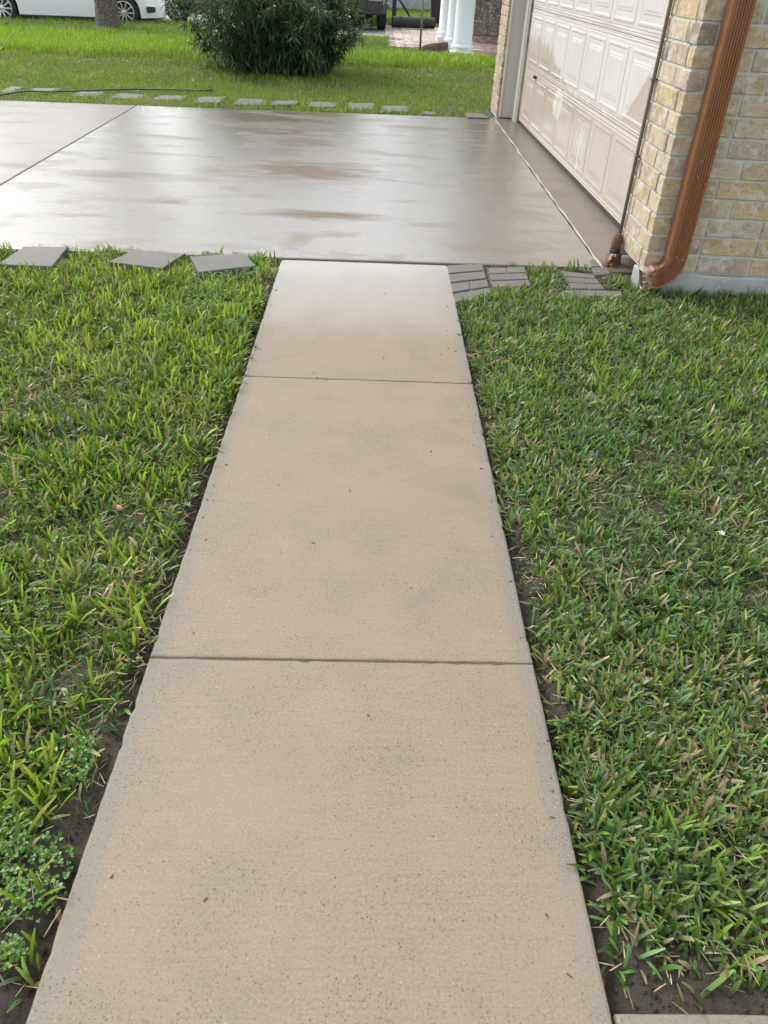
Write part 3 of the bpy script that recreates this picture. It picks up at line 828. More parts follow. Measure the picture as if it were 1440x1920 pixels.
m_paver_d = concrete('brick_face_concrete', [(0.145, 0.134, 0.122), (0.128, 0.119, 0.109), (0.108, 0.10, 0.091), (0.3, 0.3, 0.3)], pit=0.7)
face_paver([(838, 497), (905, 494), (918, 537), (848, 549)], [1, 1, 2], 'brick-patterned grey paver touching the path slab')
face_paver([(914, 501), (984, 499), (997, 537), (924, 540)], [2, 1, 1], 'brick-patterned grey paver in the middle, next to a grassy gap')
face_paver([(1052, 507), (1112, 513), (1136, 542), (1072, 541)], [1, 1, 2], 'brick-patterned grey paver beside the rusted pipe fitting')
face_paver([(1105, 486), (1128, 484), (1146, 514), (1114, 516)], [1, 1], 'small broken brick-patterned paver piece against the apron joint')
def strip(pix, label):
    return paver(pix, -0.002, label, th=0.05)
strip([(849, 551), (918, 539), (924, 552), (853, 566)], 'narrow concrete edging strip in front of the paver touching the path')
strip([(1060, 543), (1166, 545), (1168, 556), (1064, 554)], 'narrow concrete edging strip in front of the paver by the pipe')

ROW = [(-8, 22, 162, 172), (40, 100, 165, 173), (130, 185, 171, 180), (205, 260, 175, 184), (285, 340, 177, 187), (360, 412, 181, 191), (436, 495, 184, 196), (505, 555, 187, 196), (577, 628, 190, 200), (652, 700, 194, 203), (714, 766, 198, 208), (790, 818, 207, 215), (878, 918, 210, 221)]
ORD = ['first', 'second', 'third', 'fourth', 'fifth', 'sixth', 'seventh', 'eighth', 'ninth', 'tenth', 'eleventh', 'twelfth', 'thirteenth']
PLAB = ['small flat grey paver along the far drive edge, %s from the far brick pier' % q for q in ORD]
PLAB[11] = 'small flat grey paver along the far drive edge with the green hose crossing it'
for k, (x0, x1, y0, y1) in enumerate(ROW):
    sk = (x0 + x1) / 2 - 715; dx = -sk * (y1 - y0) / 290.0 * -1
    s = (y1 - y0) * (-0.02 - (715 - (x0 + x1) / 2) / 265.0)
    hi = random.uniform(-0.004, 0.010)
    paver([(x0 - s * 0.0, y1), (x1 - s * 0.0, y1 + 1), (x1 - s, y0 + 1), (x0 - s, y0)], hi, PLAB[len(ROW) - 1 - k], 'pavers lining the far side of the drive', th=0.06, tilt=(random.uniform(-0.04, 0.04), random.uniform(-0.03, 0.03)))

# ------------------------------------------------------------------ grass
def in_poly(x, y, poly, grow=0.0):
    cx = sum(p[0] for p in poly) / len(poly); cy = sum(p[1] for p in poly) / len(poly)
    inside = np.ones(len(x), bool)
    n = len(poly)
    ar = sum(poly[i][0] * poly[(i + 1) % n][1] - poly[(i + 1) % n][0] * poly[i][1] for i in range(n))
    s = 1 if ar > 0 else -1
    for i in range(n):
        ax, ay = poly[i]; bx, by = poly[(i + 1) % n]
        L = math.hypot(bx - ax, by - ay)
        inside &= s * ((bx - ax) * (y - ay) - (by - ay) * (x - ax)) / L > -grow
    return inside

def blade_mesh(name, P, az, lean, bend, L, W, cb, ct, mat, seg=3, tipw=0.35, twist=0.5, basew=0.6):
    kk = (walk_dist(P[:, 0]) > 0.008) | (P[:, 1] > 4.9)          # nothing rooted under the path
    kk &= (P[:, 1] > WBEG + 0.02) & ((P[:, 1] > 4.9) | (P[:, 1] < near_y(P[:, 0]) - 0.01))
    P, az, lean, bend, L, W, cb, ct = P[kk], az[kk], lean[kk], bend[kk], L[kk], W[kk], cb[kk], ct[kk]
    n = len(P); m = seg + 1
    ts = np.linspace(0, 1, m)
    V = np.zeros((n, m, 2, 3)); C = np.zeros((n, m, 2, 4)); C[..., 3] = 1
    pos = P.copy()
    dirh = np.stack([np.cos(az), np.sin(az), np.zeros(n)], -1)
    tw = az + math.pi / 2 + rng.uniform(-twist, twist, n)
    side = np.stack([np.cos(tw), np.sin(tw), rng.uniform(-0.35, 0.35, n)], -1)
    for i, t in enumerate(ts):
        if i:
            a = lean + bend * (t - 0.5 / seg)
            pos = pos + (dirh * np.sin(a)[:, None] + np.array([0, 0, 1.0]) * np.cos(a)[:, None]) * (L / seg)[:, None]
        w = basew + (1 - basew) * min(1, t * 2.5)
        if t > 0.65: w = 1 - (1 - tipw) * ((t - 0.65) / 0.35)
        V[:, i, 0] = pos - side * (W * w * 0.5)[:, None]; V[:, i, 1] = pos + side * (W * w * 0.5)[:, None]
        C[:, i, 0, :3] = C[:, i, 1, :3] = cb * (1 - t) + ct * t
    nv = n * m * 2
    base = (np.arange(n) * m * 2)[:, None]
    quads = np.array([[2 * i, 2 * i + 1, 2 * i + 3, 2 * i + 2] for i in range(seg)]).reshape(-1)
    loops = (base + quads[None, :]).reshape(-1).astype(np.int32)
    nf = n * seg
    me = bpy.data.meshes.new(name)
    me.vertices.add(nv); me.vertices.foreach_set('co', V.reshape(-1))
    me.loops.add(nf * 4); me.loops.foreach_set('vertex_index', loops)
    me.polygons.add(nf); me.polygons.foreach_set('loop_start', np.arange(nf, dtype=np.int32) * 4)
    me.polygons.foreach_set('use_smooth', np.ones(nf, bool))
    me.update(calc_edges=True)
    at = me.color_attributes.new('Col', 'FLOAT_COLOR', 'POINT'); at.data.foreach_set('color', C.reshape(-1).astype(np.float32))
    me.materials.append(mat)
    return link(name, me)

def scatter(x0, x1, y0, y1, dens):
    n = int((x1 - x0) * (y1 - y0) * dens)
    return rng.uniform(x0, x1, n), rng.uniform(y0, y1, n)

def lawn_keep(x, y, margin=1.0):
    """probability of growth over the near lawns"""
    d = walk_dist(x)
    n = vnoise(x, y, 6, 21, 3)
    edge = -0.004 + 0.046 * n
    edge = edge + np.where((x < 0) & (y < 1.55), (1.55 - y) * 0.13 * sstep(0.35, 0.7, vnoise(x, y, 4.5, 31, 2)), 0.0)
    k = sstep(edge, edge + 0.045, d)
    k = np.maximum(k, 0.14 * (d > 0.010))
    k = k * sstep(0.0, 0.03, near_y(x) - 0.03 - y)                 # drive edge
    k = k * np.where(x > 0, sstep(0.60, 0.72, y + (n - 0.5) * 0.26), 1.0)
    wy = AXY[1] - 0.035 * np.maximum(0, x - AXY[0])
    k = k * np.where(x > AXY[0] - 0.04, sstep(0.0, 0.03, wy - 0.03 - y), 1.0)
    k = k * np.where(x > 1.43, sstep(0.0, 0.02, 4.70 - y), 1.0)
    for p in PAVER_POLYS: k = k * np.where(in_poly(x, y, p, 0.028), 0.0, 1.0)
    return k

def in_view(x, y):
    out = np.maximum(x - (0.42 * y + 0.85), -x - (0.40 * y + 0.75))
    return 1.0 - 0.6 * sstep(0.0, 0.25, out)

def pick(cols, idx): return np.array(cols)[idx]

def near_lawn(name, side, label):
    x0, x1 = (-3.3, WX0) if side < 0 else (WX1, 2.9)
    # tufts of broad blades
    tx, ty = scatter(x0, x1, 0.55, 4.85, 2900)
    kp = lawn_keep(tx, ty) * in_view(tx, ty)
    thin = vnoise(tx, ty, 3.5, 41, 3)
    fine_zone = sstep(0.46, 0.60, vnoise(tx, ty, 1.6, 51, 2) + (0.07 if side < 0 else -0.12))
    kp = kp * (1 - 0.60 * fine_zone) * (0.45 + 0.55 * sstep(0.30, 0.5, thin))
    ok = rng.uniform(0, 1, len(tx)) < kp; tx, ty = tx[ok], ty[ok]
    nb = rng.integers(4, 9, len(tx)); ti = np.repeat(np.arange(len(tx)), nb); n = len(ti)
    x = tx[ti] + rng.normal(0, 0.014, n); y = ty[ti] + rng.normal(0, 0.014, n)
    z = near_soil_z(x, y) - 0.004
    dirb = rng.uniform(0, 2 * math.pi, len(tx))
    az = dirb[ti] + rng.normal(0, 1.25, n)
    yel = vnoise(x, y, 2.3, 61, 3); tuft = rng.uniform(0, 1, len(tx))[ti]
    up = rng.uniform(0, 1, n)
    lean = np.abs(rng.normal(0.50, 0.42, n)) + 0.1
    tall = 1 + (0.55 if side < 0 else 0.25) * (tuft > 0.86)
    lean = np.where(tuft > 0.86, lean * 0.55, lean)
    bend = rng.normal(0.65, 0.45, n)
    L = rng.uniform(0.028, 0.070, n) * tall * (0.85 + 0.3 * vnoise(x, y, 4, 71, 2)); W = rng.uniform(0.0052, 0.0108, n)
    if side < 0:
        g1, g2, g3, g4 = (0.052, 0.165, 0.016), (0.085, 0.150, 0.026), (0.17, 0.30, 0.014), (0.36, 0.40, 0.06)
        pr = sstep(0.35, 0.75, yel * 0.7 + tuft * 0.45)
    else:
        g1, g2, g3, g4 = (0.062, 0.172, 0.040), (0.085, 0.145, 0.042), (0.155, 0.275, 0.046), (0.33, 0.36, 0.11)
        pr = sstep(0.42, 0.95, yel * 0.7 + tuft * 0.45)
    a = np.array(g1)[None] * (1 - pr[:, None]) + np.array(g3)[None] * pr[:, None]
    a = a * (rng.uniform(0.35, 1.5, n) * rng.uniform(0.45, 1.35, len(tx))[ti])[:, None]
    lime = rng.uniform(0, 1, n) < (0.13 if side < 0 else 0.08)
    a[lime] = np.array(g4) * rng.uniform(0.8, 1.15, lime.sum())[:, None]
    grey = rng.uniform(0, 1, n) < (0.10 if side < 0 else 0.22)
    a[grey] = np.array((0.135, 0.245, 0.125)) * rng.uniform(0.8, 1.2, grey.sum())[:, None]  # paler grey-green blades put a sky sheen into the colour
    dead = rng.uniform(0, 1, n) < 0.07 + 0.22 * sstep(0.55, 0.75, vnoise(x, y, 5, 81, 2))
    a[dead] = np.array((0.36, 0.30, 0.18)) * rng.uniform(0.55, 1.3, dead.sum())[:, None]
    cb = a * np.array((0.50, 0.46, 0.5)); ct = a * np.array((1.22, 1.16, 1.1))  # blade bases darkened: shadow low in the turf put into the colour
    cut = rng.uniform(0, 1, n) < 0.22
    ct[cut] = ct[cut] * 0.5 + np.array((0.24, 0.22, 0.10)) * 0.5
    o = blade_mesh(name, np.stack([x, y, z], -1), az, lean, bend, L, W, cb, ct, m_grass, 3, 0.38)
    tag(o, label, 'grass', kind='stuff')
    # scattered clumps of upright lime blades
    cx_, cy_ = scatter(x0, x1, 0.7, 4.5, 60 if side < 0 else 26)
    ok = rng.uniform(0, 1, len(cx_)) < lawn_keep(cx_, cy_) * sstep(0.42, 0.62, vnoise(cx_, cy_, 1.5, 91, 2)); cx_, cy_ = cx_[ok], cy_[ok]
    ti = np.repeat(np.arange(len(cx_)), rng.integers(4, 10, len(cx_))); n = len(ti)
    x = cx_[ti] + rng.normal(0, 0.028, n); y = cy_[ti] + rng.normal(0, 0.028, n)
    lc = np.array((0.30, 0.43, 0.030) if side < 0 else (0.21, 0.33, 0.045))[None] * (rng.uniform(0.6, 1.35, n))[:, None]
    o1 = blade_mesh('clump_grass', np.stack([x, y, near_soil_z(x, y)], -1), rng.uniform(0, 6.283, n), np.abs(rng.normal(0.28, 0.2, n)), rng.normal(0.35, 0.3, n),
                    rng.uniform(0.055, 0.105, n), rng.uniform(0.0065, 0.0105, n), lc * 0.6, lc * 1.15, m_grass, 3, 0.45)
    tag(o1, 'upright lime green grass clumps standing out of the lawn ' + ('beside the three grey pavers' if side < 0 else 'between the path and the brick wall'), 'grass', kind='stuff')
    # fine wiry grass filling between
    x, y = scatter(x0, x1, 0.55, 4.85, 11000 if side < 0 else 6500)
    fz = sstep(0.40, 0.62, vnoise(x, y, 1.6, 51, 2) + (0.07 if side < 0 else -0.12))
    ok = rng.uniform(0, 1, len(x)) < lawn_keep(x, y) * (0.45 + 0.55 * fz) * in_view(x, y); x, y = x[ok], y[ok]; n = len(x)
    z = near_soil_z(x, y) - 0.003
    c = np.array((0.080, 0.175, 0.030))[None] * rng.uniform(0.5, 1.5, n)[:, None]
    br = rng.uniform(0, 1, n) < 0.2; c[br] = np.array((0.20, 0.155, 0.075)) * rng.uniform(0.6, 1.2, br.sum())[:, None]
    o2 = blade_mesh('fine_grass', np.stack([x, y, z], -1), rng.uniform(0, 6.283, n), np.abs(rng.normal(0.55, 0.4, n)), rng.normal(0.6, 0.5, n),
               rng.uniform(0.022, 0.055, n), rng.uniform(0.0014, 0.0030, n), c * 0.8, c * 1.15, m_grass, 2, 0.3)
    tag(o2, 'fine wiry grass between the broad blades ' + ('left of the path, beside the three grey pavers' if side < 0 else 'between the path and the brick wall'), 'grass', kind='stuff')
    # straw thatch lying flat, spilling over the bare edge
    x, y = scatter(x0, x1, 0.55, 4.85, 3400)
    d = walk_dist(x)
    ok = rng.uniform(0, 1, len(x)) < np.maximum(lawn_keep(x, y), 0.30 * sstep(0.01, 0.04, d) * (y < 4.6)) * (0.35 + 0.65 * sstep(0.4, 0.7, vnoise(x, y, 5, 81, 2)))
    for p in PAVER_POLYS: ok &= ~in_poly(x, y, p, 0.0)
    ok &= ~((x > AXY[0] - 0.05) & (y > 4.40))
    x, y = x[ok], y[ok]; n = len(x)
    z = near_soil_z(x, y) + rng.uniform(0.0, 0.018, n)
    c = np.array((0.38, 0.31, 0.19))[None] * rng.uniform(0.45, 1.35, n)[:, None]
    o3 = blade_mesh('dry_thatch', np.stack([x, y, z], -1), rng.uniform(0, 6.283, n), rng.normal(1.45, 0.14, n), rng.normal(0.0, 0.3, n),
               rng.uniform(0.018, 0.055, n), rng.uniform(0.0012, 0.0034, n), c, c * 1.1, m_straw, 2, 0.5)
    tag(o3, 'dry straw coloured thatch lying among the grass ' + ('beside the three grey pavers' if side < 0 else 'between the path and the brick wall'), 'thatch', kind='stuff')
near_lawn('grass', -1, 'yellowish green broad bladed lawn grass beside the three grey pavers')
near_lawn('grass', 1, 'deep green broad bladed lawn grass between the path and the brick wall')

# far lawn beyond the drive: mown strip, then a taller bright band
def far_lawn():
    X = []; Y = []
    for (y0, y1, dens) in ((9.7, 12.5, 2800), (12.5, 16, 1900), (16, 22.4, 1050)):
        x, y = scatter(-12.5, 2.9, y0, y1, dens); X.append(x); Y.append(y)
    x = np.concatenate(X); y = np.concatenate(Y)
    vis = x > -0.52 * y - 1.2
    ok = vis & (y > far_y(x) + 0.02 + 0.05 * vnoise(x, y, 5, 3, 2)) & (rng.uniform(0, 1, len(x)) < 0.35 + 0.65 * sstep(0.25, 0.5, vnoise(x, y, 2.5, 13, 3)))
    ok &= ~((x > 1.40) & (y < 11.15)) & ~((x > 1.74) & (y > 18.0)) & ~((x > 0.25) & (y > 19.6))
    for p in PAVER_POLYS: ok &= ~in_poly(x, y, p, -0.035)
    x, y = x[ok], y[ok]; n = len(x)
    edge = 14.7 + 0.12 * (x + 4) + (vnoise(x, y, 1.2, 23, 3) - 0.5) * 1.4
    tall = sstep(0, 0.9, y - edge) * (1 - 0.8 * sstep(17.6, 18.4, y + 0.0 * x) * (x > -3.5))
    shade = sstep(18.0, 19.5, y)  # grass turns a deeper green towards the back
    L = rng.uniform(0.045, 0.085, n) * (1 + 1.5 * tall); W = rng.uniform(0.006, 0.011, n) * (1 + 0.5 * tall) * (0.8 + y / 40)
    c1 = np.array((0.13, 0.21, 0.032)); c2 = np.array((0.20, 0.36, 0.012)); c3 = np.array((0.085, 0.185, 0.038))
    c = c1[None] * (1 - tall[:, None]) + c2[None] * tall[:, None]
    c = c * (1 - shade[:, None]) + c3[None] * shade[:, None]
    yel = sstep(0.45, 0.75, vnoise(x, y, 1.7, 33, 3))[:, None]
    c = c * (1 - 0.35 * yel) + np.array((0.32, 0.32, 0.06))[None] * 0.35 * yel
    dead = rng.uniform(0, 1, n) < 0.07 + 0.22 * np.exp(-((y - edge + 0.2) / 0.5) ** 2)
    c[dead] = np.array((0.27, 0.22, 0.10)) * rng.uniform(0.7, 1.2, dead.sum())[:, None]
    c = c * rng.uniform(0.65, 1.35, n)[:, None]
    z = np.full(n, -0.035)
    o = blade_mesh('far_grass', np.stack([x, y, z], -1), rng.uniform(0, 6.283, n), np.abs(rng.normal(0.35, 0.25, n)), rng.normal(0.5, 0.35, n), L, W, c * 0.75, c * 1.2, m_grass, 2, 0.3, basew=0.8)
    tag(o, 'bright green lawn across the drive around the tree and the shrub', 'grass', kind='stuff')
far_lawn()

# small round-leaved weeds
def weeds():
    pts = []
    def patch(cx, cy, rx, ry, n, h=0.035):
        a = rng.uniform(0, 6.283, n); r = np.sqrt(rng.uniform(0, 1, n))
        pts.append(np.stack([cx + rx * r * np.cos(a), cy + ry * r * np.sin(a), rng.uniform(0.0, h, n)], -1))
    gx, gy = G(55, 1650); patch(gx, gy, 0.085, 0.10, 210, 0.035)
    gx, gy = G(20, 1560); patch(gx, gy, 0.05, 0.05, 130)
    gx, gy = G(20, 1790); patch(gx, gy, 0.03, 0.03, 60)
    gx, gy = G(150, 1430); patch(gx, gy, 0.035, 0.06, 90)
    for k in range(14):
        patch(rng.uniform(-1.0, -0.63), rng.uniform(3.6, 4.55), rng.uniform(0.05, 0.11), rng.uniform(0.06, 0.14), 210, 0.062)
    for k in range(26):
        x = rng.uniform(-2.6, -0.6); patch(x, near_y(x) - 0.035, 0.06, 0.03, 40, 0.04)
    for k in range(10):
        x = rng.uniform(0.7, 1.15); patch(x, near_y(x) - 0.03 - rng.uniform(0, 0.3), 0.04, 0.02, 24, 0.03)
    for k in range(16):
        x = rng.uniform(-2.0, -0.7); y = rng.uniform(1.2, 3.8); patch(x, y, 0.06, 0.06, 45, 0.04)
    P = np.concatenate(pts)
    keep = walk_dist(P[:, 0]) > 0.015
    for p in PAVER_POLYS: keep &= ~in_poly(P[:, 0], P[:, 1], p, 0.0)
    P = P[keep]; n = len(P)
    P[:, 2] += near_soil_z(P[:, 0], P[:, 1]) + 0.01
    # clusters of three blunt leaflets on each node
    P = np.repeat(P, 3, 0); n = len(P); k = 6
    a0 = np.repeat(rng.uniform(0, 6.28, n // 3), 3) + np.tile([0, 2.094, 4.189], n // 3) + rng.normal(0, 0.2, n)
    r = np.repeat(rng.uniform(0.0035, 0.0095, n // 3), 3) * rng.uniform(0.85, 1.15, n)
    tilt = np.repeat(rng.normal(0.0, 0.25, n // 3), 3) + rng.normal(0.12, 0.22, n)
    V = np.zeros((n, k, 3)); C = np.ones((n, k, 4))
    col = np.array((0.075, 0.20, 0.018))[None] * rng.uniform(0.4, 1.4, n)[:, None]
    yl = rng.uniform(0, 1, n) < 0.15; col[yl] = np.array((0.22, 0.31, 0.03)) * rng.uniform(0.7, 1.2, yl.sum())[:, None]
    for i, (u, w) in enumerate(((0.0, 0.0), (0.45, -0.42), (0.9, -0.40), (0.98, 0.0), (0.9, 0.40), (0.45, 0.42))):
        V[:, i, 0] = P[:, 0] + r * (u * np.cos(a0) - w * np.sin(a0)); V[:, i, 1] = P[:, 1] + r * (u * np.sin(a0) + w * np.cos(a0))
        V[:, i, 2] = P[:, 2] + r * (u * tilt + 0.25 * abs(w))
        C[:, i, :3] = col * (0.85 + 0.3 * u)
    me = bpy.data.meshes.new('weed_leaves')
    me.vertices.add(n * k); me.vertices.foreach_set('co', V.reshape(-1))
    me.loops.add(n * k); me.loops.foreach_set('vertex_index', np.arange(n * k, dtype=np.int32))
    me.polygons.add(n); me.polygons.foreach_set('loop_start', np.arange(n, dtype=np.int32) * k)
    me.update(calc_edges=True)
    at = me.color_attributes.new('Col', 'FLOAT_COLOR', 'POINT'); at.data.foreach_set('color', C.reshape(-1).astype(np.float32))
    me.materials.append(m_grass)
    tag(link('weed_leaves', me), 'small round leaved green weeds growing along the drive edge and bare soil', 'weeds', kind='stuff')
weeds()

# crumbs of soil along the path
def crumbs():
    mb = MB(); rr = random.Random(5)
    for k in range(2200):
        side = rr.random() < 0.5
        d = abs(rr.gauss(0, 0.05)) + 0.006
        x = WX0 - d if side else WX1 + d; y = rr.uniform(0.62, 4.6)
        if not side and rr.random() < 0.25: x = rr.uniform(0.5, 1.4); y = rr.uniform(0.61, 0.75)
        z = float(near_soil_z(np.array([x]), np.array([y]))[0]); s = rr.uniform(0.002, 0.008)
        if rr.random() < 0.06: s *= 1.6
        Mx = Matrix.Translation((x, y, z + s * 0.3)) @ Matrix.Rotation(rr.uniform(0, 6), 4, 'Z')
        mb.add([tuple(Mx @ Vector(p)) for p in ((s, 0, 0), (0, s * rr.uniform(.6, 1), 0), (-s * rr.uniform(.6, 1), 0, 0), (0, -s, 0), (0, 0, s * 0.8), (0, 0, -s))],
               [(0, 1, 4), (1, 2, 4), (2, 3, 4), (3, 0, 4), (1, 0, 5), (2, 1, 5), (3, 2, 5), (0, 3, 5)])
    tag(mb.obj('soil_crumbs', m_soil), 'dark crumbs of soil scattered in the trench along the path', 'soil', kind='stuff')
crumbs()

def clippings():
    n = 46
    x = rng.uniform(WX0 + 0.02, WX1 - 0.02, n); y = rng.uniform(0.65, 4.6, n)
    edge = rng.uniform(0, 1, n) < 0.55
    x = np.where(edge, np.where(rng.uniform(0, 1, n) < 0.5, WX0 + 0.015 + np.abs(rng.normal(0, 0.03, n)), WX1 - 0.015 - np.abs(rng.normal(0, 0.03, n))), x)
    mb = MB()
    for i in range(n):
        l = random.uniform(0.004, 0.012); w = random.uniform(0.0012, 0.0025)
        Mx = Matrix.Translation((x[i], y[i], 0.0016)) @ Matrix.Rotation(random.uniform(0, 6.28), 4, 'Z')
        mb.box(-l / 2, l / 2, -w / 2, w / 2, -0.001, 0.0012, Mx)
    tag(mb.obj('path_debris', m_log), 'tiny dark bits of dry plant debris on the path slabs', 'debris', kind='stuff')
clippings()

# ------------------------------------------------------------------ acorns and a flower
def acorn(px, py, label, group=None, mat=None, s=1.0, z=0.0, rot=None):
    x, y = G(px, py, z)
    zz = z if z else float(near_soil_z(np.array([x]), np.array([y]))[0]) + 0.006
    root = empty('acorn', (x, y, zz)); tag(root, label, 'acorn', group)
    Rm = Matrix.Rotation(rot if rot is not None else random.uniform(0, 6), 4, 'Z') @ Matrix.Rotation(R(80), 4, 'Y')
    MB().lathe([(0.0005, -0.013 * s), (0.004 * s, -0.0115 * s), (0.0068 * s, -0.006 * s), (0.0075 * s, 0.0), (0.0068 * s, 0.006 * s), (0.003 * s, 0.008 * s)], 12, Rm).obj('nut', mat or m_acorn, root, smooth=True)
    MB().lathe([(0.0078 * s, 0.004 * s), (0.0082 * s, 0.006 * s), (0.006 * s, 0.010 * s), (0.0015 * s, 0.012 * s), (0.001 * s, 0.016 * s)], 12, Rm).obj('cap', m_rust, root, smooth=True)
for px, py in ((1130, 1811), (1134, 1828)):
    acorn(px, py, 'dark reddish brown acorn in the soil against the path edge, deep green lawn side', 'acorns by the path, brick wall side')
for px, py in ((126, 1672), (104, 1700), (68, 1828)):
    acorn(px, py, 'dark brown acorn in the bare soil beside the path, weed patch side', 'acorns by the path, weed patch side')
acorn(222, 952, 'pale orange brown acorn lying on top of the grass', mat=m_acorn_lt, s=1.25, z=0.032, rot=2.9)
x, y = G(1352, 1002, 0.03)
fl = empty('fallen_flower', (x, y, 0.034)); tag(fl, 'small crumpled white flower lying on the grass near the brick wall side', 'flower')
for k in range(5):
    a = k * 1.256
    MB().add([(0, 0, 0), (0.008 * math.cos(a - 0.5), 0.008 * math.sin(a - 0.5), 0.004), (0.013 * math.cos(a), 0.013 * math.sin(a), 0.002 + 0.003 * (k % 2)), (0.008 * math.cos(a + 0.5), 0.008 * math.sin(a + 0.5), 0.005)], [(0, 1, 2, 3)]).obj('petal', m_flower, fl)

# ------------------------------------------------------------------ hose
hp = [G(-60, 190, 0.03), G(0, 180, 0.03), G(28, 173, 0.035), G(50, 168, 0.04), G(90, 168, 0.045), G(130, 168.5, 0.045), G(200, 167, 0.045), G(260, 165, 0.045), G(330, 165.5, 0.04), G(370, 168, 0.035), G(400, 171, 0.02)]
MBh = MB().tube([(x, y, 0.030 + 0.008 * math.sin(i * 1.3)) for i, (x, y) in enumerate(hp)], 0.0105, 8)
tag(MBh.obj('garden_hose', m_hose, smooth=True), 'green garden hose lying along the far paver row', 'hose')

# ------------------------------------------------------------------ leaves helper
def leaf_cloud(name, P, D, L, W, col, mat, parent, droop=0.3):
    """lance-shaped leaves: base P, direction D, 6 verts each"""
    n = len(P)
    D = D / np.linalg.norm(D, axis=1)[:, None]
    up = np.array([0, 0, 1.0])[None]
    S = np.cross(D, up + rng.normal(0, 0.4, (n, 3))); S /= np.linalg.norm(S, axis=1)[:, None] + 1e-9
    N = np.cross(S, D)
    prof = [(0.0, 0.12), (0.35, 1.0), (0.7, 0.8), (1.0, 0.05)]
    V = np.zeros((n, 4, 2, 3)); C = np.ones((n, 4, 2, 4))
    for i, (t, w) in enumerate(prof):
        c = P + D * (L * t)[:, None] - up * (droop * L * t * t)[:, None]
        V[:, i, 0] = c - S * (W * w * 0.5)[:, None] + N * (W * w * 0.12)[:, None]; V[:, i, 1] = c + S * (W * w * 0.5)[:, None] + N * (W * w * 0.12)[:, None]
        C[:, i, :, :3] = (col * (0.9 + 0.2 * t))[:, None, :]
    nf = n * 3
    q = np.array([[2 * i, 2 * i + 1, 2 * i + 3, 2 * i + 2] for i in range(3)]).reshape(-1)
    loops = ((np.arange(n) * 8)[:, None] + q[None]).reshape(-1).astype(np.int32)
    me = bpy.data.meshes.new(name)
    me.vertices.add(n * 8); me.vertices.foreach_set('co', V.reshape(-1))
    me.loops.add(nf * 4); me.loops.foreach_set('vertex_index', loops)
    me.polygons.add(nf); me.polygons.foreach_set('loop_start', np.arange(nf, dtype=np.int32) * 4)
    me.update(calc_edges=True)
    at = me.color_attributes.new('Col', 'FLOAT_COLOR', 'POINT'); at.data.foreach_set('color', C.reshape(-1).astype(np.float32))
    me.materials.append(mat)
    o = link(name, me, parent); o['kind'] = 'stuff'; return o

# oleander-like shrub: many stems from a tight base, whorls of narrow leaves
def shrub():
    bx, by = G(517, 143)
    by += 0.55
    root = empty('oleander_shrub', (bx, by, -0.03)); tag(root, 'large dark green narrow leaved shrub on the far lawn', 'shrub')
    rr = random.Random(3); LP = []; LD = []; stems = []
    for k in range(105):
        a = rr.uniform(0, 6.283); b0 = rr.uniform(0.05, 0.75)
        p = Vector((math.cos(a) * b0 * 1.25, math.sin(a) * b0 * 0.7, 0.0))
        out = rr.uniform(0.05, 1.0)
        h = rr.uniform(0.9, 2.05) * (1 - 0.35 * out)
        tip = Vector((math.cos(a) * (b0 + 0.95 * out) * 1.22, math.sin(a) * (b0 + 0.95 * out) * 1.0, h))
        if rr.random() < 0.30:
            tip.z = rr.uniform(0.25, 0.8); tip.x *= rr.uniform(0.6, 0.85)
        tip.x = max(-1.55, min(1.28, tip.x)); tip.y = max(-1.2, tip.y)
        mid = p.lerp(tip, 0.5) + Vector((0, 0, 0.22 * h))
        pts = [p * (1 - t) ** 2 + mid * 2 * t * (1 - t) + tip * t * t for t in (0, .2, .4, .6, .8, 1.0)]
        stems.append((pts, [0.016, 0.014, 0.011, 0.009, 0.006, 0.004]))
        # whorls along the outer part plus side twigs
        for s in range(20):
            t = rr.uniform(0.12, 1.0)
            c = p * (1 - t) ** 2 + mid * 2 * t * (1 - t) + tip * t * t
            ax = Vector((rr.gauss(0, 1), rr.gauss(0, 1), rr.gauss(0.5, 0.7))).normalized() if s else (tip - mid).normalized()
            ln = rr.uniform(0.05, 0.24)
            e = c + ax * ln
            if e.z < 0.02: continue
            stems.append(([c, c + ax * ln * 0.5 + Vector((0, 0, 0.01)), e], [0.005, 0.004, 0.003]))
            for w in range(4):
                q = c.lerp(e, 0.35 + 0.65 * w / 3)
                o1 = ax.orthogonal().normalized(); o2 = ax.cross(o1); ph = rr.uniform(0, 6)
                for m in range(4):
                    an = ph + m * 1.571
                    d = (o1 * math.cos(an) + o2 * math.sin(an)) * rr.uniform(0.6, 1.1) + ax * rr.uniform(0.25, 1.1)
                    LP.append(q); LD.append(d)
    mb = MB()
    for pts, rad in stems: mb.tube(pts, rad, 4, False)
    mb.obj('stems', m_stem, root)
    P = np.array(LP); D = np.array(LD); n = len(P)
    c = np.array((0.034, 0.080, 0.034))[None] * rng.uniform(0.4, 1.7, n)[:, None]
    yl = rng.uniform(0, 1, n) < 0.12; c[yl] = np.array((0.10, 0.16, 0.06)) * rng.uniform(0.6, 1.3, yl.sum())[:, None]
    leaf_cloud('foliage', P, D, rng.uniform(0.09, 0.17, n), rng.uniform(0.014, 0.024, n), c, m_leaf, root, 0.25)
shrub()

